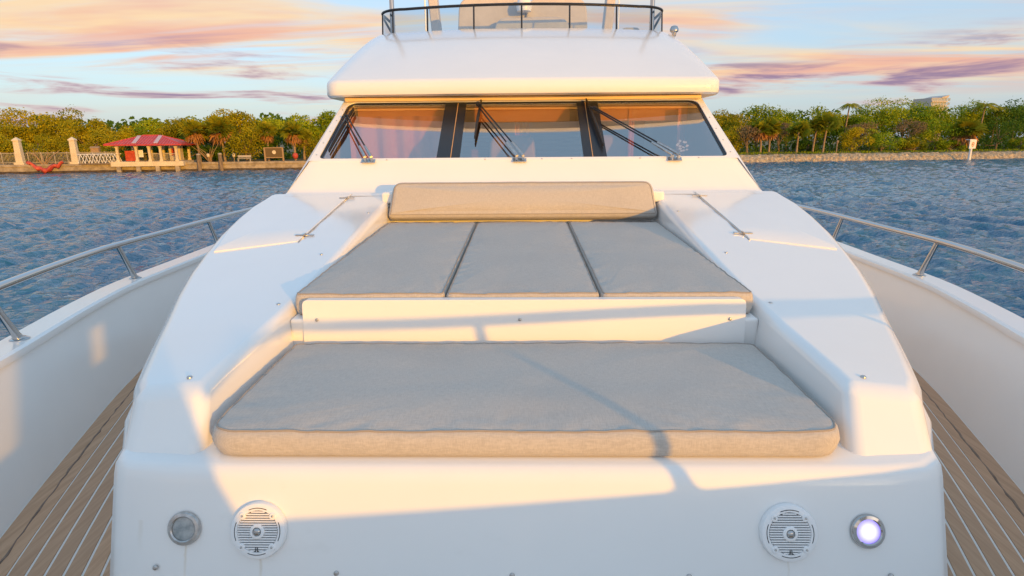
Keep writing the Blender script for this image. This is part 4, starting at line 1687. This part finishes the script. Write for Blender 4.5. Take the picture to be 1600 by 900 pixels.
def build_tower():
    t = tag(empty('tower_block'), 'pale apartment tower whose top shows above the right-hand trees', 'building')
    inl = 330.0
    s = bearing(1452, inl)
    frame(t, s, inl, GROUND)
    top = ztop_at(1452, 153.5, inl) - GROUND
    W = 7.0
    MB().box(-W, W, 0, 18, 0, top).build('walls', 'tower_wall', t)
    MB().add([(W - 5, -0.6, top), (W + 0.8, -0.6, top), (W + 0.8, 17, top), (W - 5, 17, top), (W - 5, -0.6, top + 0.6), (W + 1.6, -0.6, top + 2.2), (W + 1.6, 17, top + 2.2), (W - 5, 17, top + 0.6)],
             [(0, 1, 5, 4), (1, 2, 6, 5), (2, 3, 7, 6), (3, 0, 4, 7), (4, 5, 6, 7)]).build('roof_crown', 'tower_wall', t)
    for i in range(5):
        z = top - 3.2 * (i + 1)
        b = MB().box(-W - 0.5, W + 0.5, -1.2, -0.02, z, z + 0.9).build('balcony', 'tower_wall', t)
        for k in range(6):
            x = -W + 0.5 + k * 2.95
            MB().box(x, x + 2.3, -0.08, 0.0, z + 0.95, z + 2.9).build('window', 'tower_glass', t)


build_tower()

# ------------------------------------------------------------------ trees


def leaf_quads(P, N, size, rng, lean=0.6):
    """rhombic leaves at P facing roughly N"""
    n = len(P)
    R = rng.normal(0, 1, (n, 3))
    nn = N + lean * R
    nn /= np.linalg.norm(nn, axis=1)[:, None]
    a = np.cross(nn, rng.normal(0, 1, (n, 3)))
    a /= np.linalg.norm(a, axis=1)[:, None]
    b = np.cross(nn, a)
    s = size[:, None]
    co = np.stack([P - a * s, P - b * s * 0.55 + nn * s * 0.1, P + a * s, P + b * s * 0.55 - nn * s * 0.1], 1).reshape(-1, 3)
    return co, np.arange(4 * n).reshape(-1, 4)


def crown_points(rng, rx, ry, z0, z1, nl, N, spiky=0.0):
    """leaf positions in lobes spread through an uneven crown"""
    cz, rz = (z0 + z1) / 2, (z1 - z0) / 2
    L = []
    while len(L) < nl:
        p = rng.uniform(-1, 1, 3)
        r = np.linalg.norm(p)
        if r < 1 and r > 0.25:
            L.append(p * np.array([rx, ry, rz]) * 0.80 + np.array([0, 0, cz]))
    L = np.array(L)
    lr = rng.uniform(0.24, 0.46, nl) * min(rx, rz) * 1.2
    lt = rng.uniform(0, 1, nl)
    w = lr ** 2
    k = rng.choice(nl, N, p=w / w.sum())
    d = rng.normal(0, 1, (N, 3))
    d[:, 2] += 0.35
    d /= np.linalg.norm(d, axis=1)[:, None]
    rad = lr[k] * (0.55 + 0.5 * rng.uniform(0, 1, N) ** 0.6)
    sp = rng.uniform(0, 1, N) < 0.10 + spiky
    rad = np.where(sp, rad * rng.uniform(1.05, 1.45, N), rad)
    P = L[k] + d * rad[:, None] * np.array([1.15, 1.15, 0.85])
    tone = np.clip(0.85 * lt[k] + 0.25 * rng.uniform(0, 1, N) - 0.12, 0, 1)
    return P, d, tone, L


def tree(px, ytop, inland, wpx, kind, label, seed, low=0.12, nl=15, N=2600, spiky=0.0, name='broadleaf_tree', leaf=(0.10, 0.25)):
    rng = np.random.RandomState(seed)
    s = bearing(px, inland)
    t = tag(empty(name), label, 'tree', None)
    frame(t, s, inland, GROUND, 0)
    dist = math.hypot(*shore(s, inland).xy)
    H = ztop_at(px, ytop, inland) - GROUND
    rx = wpx / 911.0 * dist * 0.5
    P, d, tone, L = crown_points(rng, rx, rx * 0.8, H * low, H, nl, N, spiky)
    co, q = leaf_quads(P, d, rng.uniform(leaf[0], leaf[1], N), rng)
    fast('crown', co, q, kind, t, tone)
    m = MB()
    top = H * 0.62
    lean = rng.uniform(-.4, .4)
    m.tube([(0, 0, -0.2), (lean * 0.3, 0, top * 0.4), (lean, 0.1, top)], [0.24, 0.18, 0.09], 7)
    for p in L[:7]:
        f = rng.uniform(0.25, 0.6)
        a = Vector((lean * f, 0, top * f))
        b = Vector(p)
        mid = a.lerp(b, 0.5) + Vector((0, 0, -0.2))
        m.tube([a, mid, b], [0.10, 0.07, 0.03], 5)
    m.build('trunk', 'bark', t, True, 60)
    return t


def sabal(px, ycrown, inland, rpx, label, seed, skirt=True, name='fan_palm'):
    rng = np.random.RandomState(seed)
    s = bearing(px, inland)
    t = tag(empty(name), label, 'palm tree', None)
    frame(t, s, inland, GROUND, 0)
    dist = math.hypot(*shore(s, inland).xy)
    H = ztop_at(px, ycrown, inland) - GROUND
    R = rpx / 911.0 * dist
    lean = rng.uniform(-.35, .35)
    top = Vector((lean, 0, H))
    MB().tube([(0, 0, -0.2), (lean * 0.2, 0, H * 0.4), top], [0.21, 0.17, 0.16], 9).build('trunk', 'palm_bark', t, True, 60)

    def fans(n, zlo, zhi, length, blades, droop):
        co, q, tone = [], [], []
        for i in range(n):
            az = rng.uniform(0, 2 * math.pi)
            el = math.asin(rng.uniform(zlo, zhi))
            d = Vector((math.cos(az) * math.cos(el), math.sin(az) * math.cos(el), math.sin(el)))
            side = d.cross(Vector((0, 0, 1))).normalized() if abs(d.z) < 0.98 else Vector((1, 0, 0))
            side = Matrix.Rotation(rng.uniform(-1.1, 1.1), 3, d) @ side
            up = side.cross(d)
            b = top + d * length * 0.42 * rng.uniform(0.8, 1.1)
            k = len(co)
            co += [top - side * .02, top + side * .02, b + side * .02, b - side * .02]
            q.append((k, k + 1, k + 2, k + 3))
            tn = rng.uniform(0, 1)
            tone.append(tn)
            for j in range(blades):
                a = RAD(-85 + 170 * j / (blades - 1))
                v = (d * math.cos(a) + side * math.sin(a)).normalized()
                l = length * 0.60 * rng.uniform(0.8, 1.15) * (0.75 + 0.25 * math.cos(a))
                wd = v.cross(up).normalized() * l * 0.11
                mid = b + v * l * 0.55
                end = b + v * l - Vector((0, 0, 1)) * droop * l
                k = len(co)
                co += [b, mid - wd, end, mid + wd]
                q.append((k, k + 1, k + 2, k + 3))
                tone.append(min(1, max(0, tn + rng.uniform(-.2, .2))))
        return np.array([tuple(v) for v in co]), np.array(q), np.array(tone)
    co, q, tone = fans(46, -0.45, 1.0, R * 1.05, 11, 0.18)
    fast('fronds', co, q, 'leaf_palm', t, tone)
    if skirt:
        co, q, tone = fans(26, -0.98, -0.55, R * 0.95, 7, 0.25)
        fast('dead_fronds', co, q, 'dead_frond', t, tone)
    return t


def coco(px, ytop, inland, rpx, label, seed):
    rng = np.random.RandomState(seed)
    s = bearing(px, inland)
    t = tag(empty('coconut_palm'), label, 'palm tree', None)
    frame(t, s, inland, GROUND, 0)
    dist = math.hypot(*shore(s, inland).xy)
    R = rpx / 911.0 * dist
    H = ztop_at(px, ytop, inland) - GROUND - R * 0.35
    top = Vector((0.4, 0, H))
    MB().tube([(0, 0, -0.2), (0.1, 0, H * 0.5), top], [0.2, 0.15, 0.12], 8).build('trunk', 'palm_bark', t, True, 60)
    co, q, tone = [], [], []
    for i in range(17):
        az = 2 * math.pi * i / 17 + rng.uniform(-.2, .2)
        d = Vector((math.cos(az), math.sin(az), 0))
        side = Vector((-d.y, d.x, 0))
        rise = rng.uniform(0.15, 0.75)
        l = R * rng.uniform(0.95, 1.25)
        prev = None
        tn = rng.uniform(0, 1)
        for j in range(15):
            u = j / 14
            p = top + d * l * u * (0.95 - 0.15 * rise) + Vector((0, 0, l * (rise * u - (0.55 + rise * .55) * u * u)))
            if prev is not None:
                wl = l * 0.26 * math.sin(math.pi * min(1, u * 0.85 + 0.15)) + 0.05
                for sg in (-1, 1):
                    k = len(co)
                    e = p + side * sg * wl + d * wl * 0.5 - Vector((0, 0, wl * 0.55))
                    co += [prev, p, e, prev.lerp(e, 0.75)]
                    q.append((k, k + 1, k + 2, k + 3))
                    tone.append(tn)
            prev = p
    fast('fronds', np.array([tuple(v) for v in co]), np.array(q), 'leaf_palm', t, tone)
    return t


# back rows (taller, deeper inland) and front rows, left shore
LEFT = [
    (8, 188, 15, 80, 'leaf_olive', 'olive-green tree at the left edge behind the first pillar'),
    (50, 174, 19, 88, 'leaf_olive', 'tall spreading olive tree rising between the two cream pillars'),
    (98, 172, 18, 84, 'leaf_olive', 'tall airy olive tree above the second cream pillar'),
    (145, 184, 16, 78, 'leaf_olive', 'broad olive tree behind the wooden box'),
    (192, 190, 15, 74, 'leaf_olive', 'lower olive tree directly behind the pavilion roof'),
    (240, 186, 17, 70, 'leaf_green', 'green tree behind the right half of the pavilion roof'),
    (288, 179, 16, 72, 'leaf_olive', 'golden tree behind the palm nearest the pavilion'),
    (334, 180, 17, 70, 'leaf_green', 'green tree behind the two palms right of the pavilion'),
    (376, 172, 13, 66, 'leaf_olive', 'tallest golden tree above the low bench'),
    (426, 181, 16, 72, 'leaf_green', 'green tree behind the brown notice board'),
    (476, 180, 15, 70, 'leaf_green', 'green tree above the palms by the cabin side'),
    (524, 177, 16, 72, 'leaf_green', 'green tree half hidden by the left end of the brow'),
]
LEFTF = [
    (2, 208, 5.5, 66, 'leaf_olive', 'low rounded bush at the left edge behind the fence'),
    (62, 205, 5.5, 74, 'leaf_olive', 'low golden bush between the pillars behind the fence'),
    (108, 202, 6.0, 66, 'leaf_olive', 'low golden bush behind the second pillar'),
    (152, 206, 6.5, 62, 'leaf_olive', 'low bush behind the gangway and wooden box'),
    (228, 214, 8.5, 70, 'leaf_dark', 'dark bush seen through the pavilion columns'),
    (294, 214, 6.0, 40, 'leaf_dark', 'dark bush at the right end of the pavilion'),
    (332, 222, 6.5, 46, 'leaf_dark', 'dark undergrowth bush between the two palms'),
    (386, 196, 4.5, 62, 'leaf_olive', 'dense rounded sea-grape bush right behind the low bench'),
    (432, 212, 6.0, 56, 'leaf_dark', 'dark bush close behind the brown notice board'),
    (494, 200, 5.0, 58, 'leaf_olive', 'dense bush touching the cabin edge right of the red float'),
]
RIGHT = [
    (1132, 172, 15, 66, 'leaf_olive', 'olive tree just right of the brow end'),
    (1180, 163, 17, 60, 'leaf_green', 'tall sparse tree standing over the first right-hand palms'),
    (1226, 172, 15, 66, 'leaf_green', 'green tree above the round single palm'),
    (1272, 170, 16, 62, 'leaf_green', 'green tree left of the skyline coconut palm'),
    (1318, 176, 15, 62, 'leaf_green', 'green tree below the skyline coconut palm'),
    (1362, 156, 18, 72, 'leaf_green', 'tall green tree right of the skyline coconut palm'),
    (1404, 152, 19, 74, 'leaf_green', 'tallest green tree just left of the tower'),
    (1448, 164, 16, 68, 'leaf_green', 'green tree in front of the tower'),
    (1492, 162, 18, 66, 'leaf_green', 'green tree behind the white and orange marker'),
    (1536, 166, 18, 66, 'leaf_green', 'green tree under the feathery palms at right'),
    (1574, 156, 14, 72, 'leaf_dark', 'big dark tree second from the right edge'),
    (1612, 150, 17, 84, 'leaf_green', 'tall green tree cut by the right edge'),
]
RIGHTF = [
    (1138, 196, 6.5, 52, 'leaf_olive', 'olive bush beside the right windscreen pillar'),
    (1166, 192, 5.0, 40, 'leaf_dry', 'slender golden-leaved tree left of the paired palms'),
    (1215, 186, 9.0, 44, 'leaf_dry', 'dry brownish tree behind the paired palms'),
    (1262, 214, 7.0, 50, 'leaf_dark', 'dark bush between the palms on the right shore'),
    (1328, 200, 5.5, 58, 'leaf_olive', 'yellow-green bush right of the short pale post'),
    (1340, 188, 9.0, 46, 'leaf_dry', 'pale dry-twigged tree above the yellow-green bush'),
    (1374, 198, 5.5, 58, 'leaf_green', 'rounded green bush below the tallest tree'),
    (1416, 188, 8.0, 48, 'leaf_dry', 'pinkish dry-leaved tree left below the tower'),
    (1424, 214, 4.5, 50, 'leaf_olive', 'low yellow-green bush under the pinkish dry tree'),
    (1458, 190, 6.0, 58, 'leaf_green', 'dense green bush left of the orange-skirted palm'),
    (1482, 216, 4.8, 44, 'leaf_green', 'low green bush just left of the marker board'),
    (1552, 180, 6.5, 74, 'leaf_dark', 'wide dark bush right of the marker board'),
    (1592, 212, 5.0, 56, 'leaf_green', 'low green bush at the right edge by the bank'),
]
sd = 100
for tab, low, nl, N in ((LEFT, 0.22, 24, 5200), (RIGHT, 0.22, 24, 5200)):
    for px, yt, inl, w, k, lb in tab:
        sd += 1
        tree(px, yt, inl, w, k, lb, sd, low, nl, N, 0.05)
for tab in (LEFTF, RIGHTF):
    for px, yt, inl, w, k, lb in tab:
        sd += 1
        dry = k == 'leaf_dry'
        tree(px, yt, inl, w, k, lb, sd, 0.35 if dry else 0.0, 15, 1500 if dry else 3600, 0.08 if dry else 0.03,
             'dry_tree' if dry else 'shore_bush', (0.09, 0.18) if dry else (0.085, 0.18))

sabal(313, 205, 3.6, 19, 'fan palm with orange dead skirt nearest the pavilion', 11)
sabal(352, 203, 3.8, 22, 'larger fan palm with orange skirt left of the low bench', 12)
sabal(420, 206, 4.2, 16, 'fan palm behind the left post of the notice board', 13)
sabal(462, 207, 3.4, 18, 'fan palm with orange skirt over the red float', 14)
sabal(476, 214, 4.4, 14, 'shorter fan palm hugging the cabin side', 15)
sabal(1187, 204, 4.2, 16, 'left one of the paired fan palms beside the right pillar', 21)
sabal(1200, 200, 4.6, 17, 'right one of the paired fan palms beside the right pillar', 22)
sabal(1243, 207, 3.4, 18, 'single round fan palm standing close to the right bank', 23, False)
sabal(1268, 199, 5.0, 15, 'fan palm with bare trunk left of its taller twin', 24, False)
sabal(1284, 196, 4.0, 18, 'tall fan palm with bare pale trunk on the right bank', 25, False)
sabal(1503, 205, 4.2, 20, 'fan palm with orange skirt left behind the marker', 26)
coco(1314, 158, 14, 15, 'coconut palm standing alone on the right skyline', 31)
coco(1522, 156, 13, 17, 'left one of the feathery coconut palms near the right edge', 32)
coco(1543, 162, 15, 14, 'right one of the feathery coconut palms near the right edge', 33)
coco(72, 176, 22, 13, 'feathery palm top on the left skyline between the pillars', 34)


def build_woodland():
    """the unbroken wood behind the separate trees"""
    rng = np.random.RandomState(77)
    N = 26000
    s = rng.uniform(-60, 215, N)
    a = rng.uniform(19, 32, N)
    hmax = 5.6 + 0.9 * np.sin(s * 0.23) + 0.7 * np.sin(s * 0.61 + 1.0) + 0.012 * s
    z = GROUND + 0.3 + hmax * rng.uniform(0, 1, N) ** 0.7
    P = np.array([SH0.x, SH0.y, 0]) + s[:, None] * np.array([SHE.x, SHE.y, 0]) + a[:, None] * np.array([SHN.x, SHN.y, 0])
    P[:, 2] = z
    co, q = leaf_quads(P, np.tile(np.array([[0.2, -0.7, 0.5]]), (N, 1)), rng.uniform(0.25, 0.55, N), rng)
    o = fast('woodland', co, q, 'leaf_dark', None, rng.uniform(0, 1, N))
    tag(o, 'unbroken dark wood filling the gaps behind the shore trees', 'woodland', kind='stuff')
    # low undergrowth close behind the seawall and bank
    N = 16000
    s = rng.uniform(-60, 215, N)
    a = rng.uniform(7, 12, N)
    P = np.array([SH0.x, SH0.y, 0]) + s[:, None] * np.array([SHE.x, SHE.y, 0]) + a[:, None] * np.array([SHN.x, SHN.y, 0])
    P[:, 2] = GROUND + (1.6 + 0.6 * np.sin(s * 0.5) + 0.5 * np.sin(s * 1.3)) * rng.uniform(0, 1, N)
    co, q = leaf_quads(P, np.tile(np.array([[0.2, -0.7, 0.5]]), (N, 1)), rng.uniform(0.14, 0.32, N), rng)
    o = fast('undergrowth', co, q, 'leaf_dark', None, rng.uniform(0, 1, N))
    tag(o, 'low dark undergrowth between the tree trunks', 'undergrowth', kind='stuff')


build_woodland()
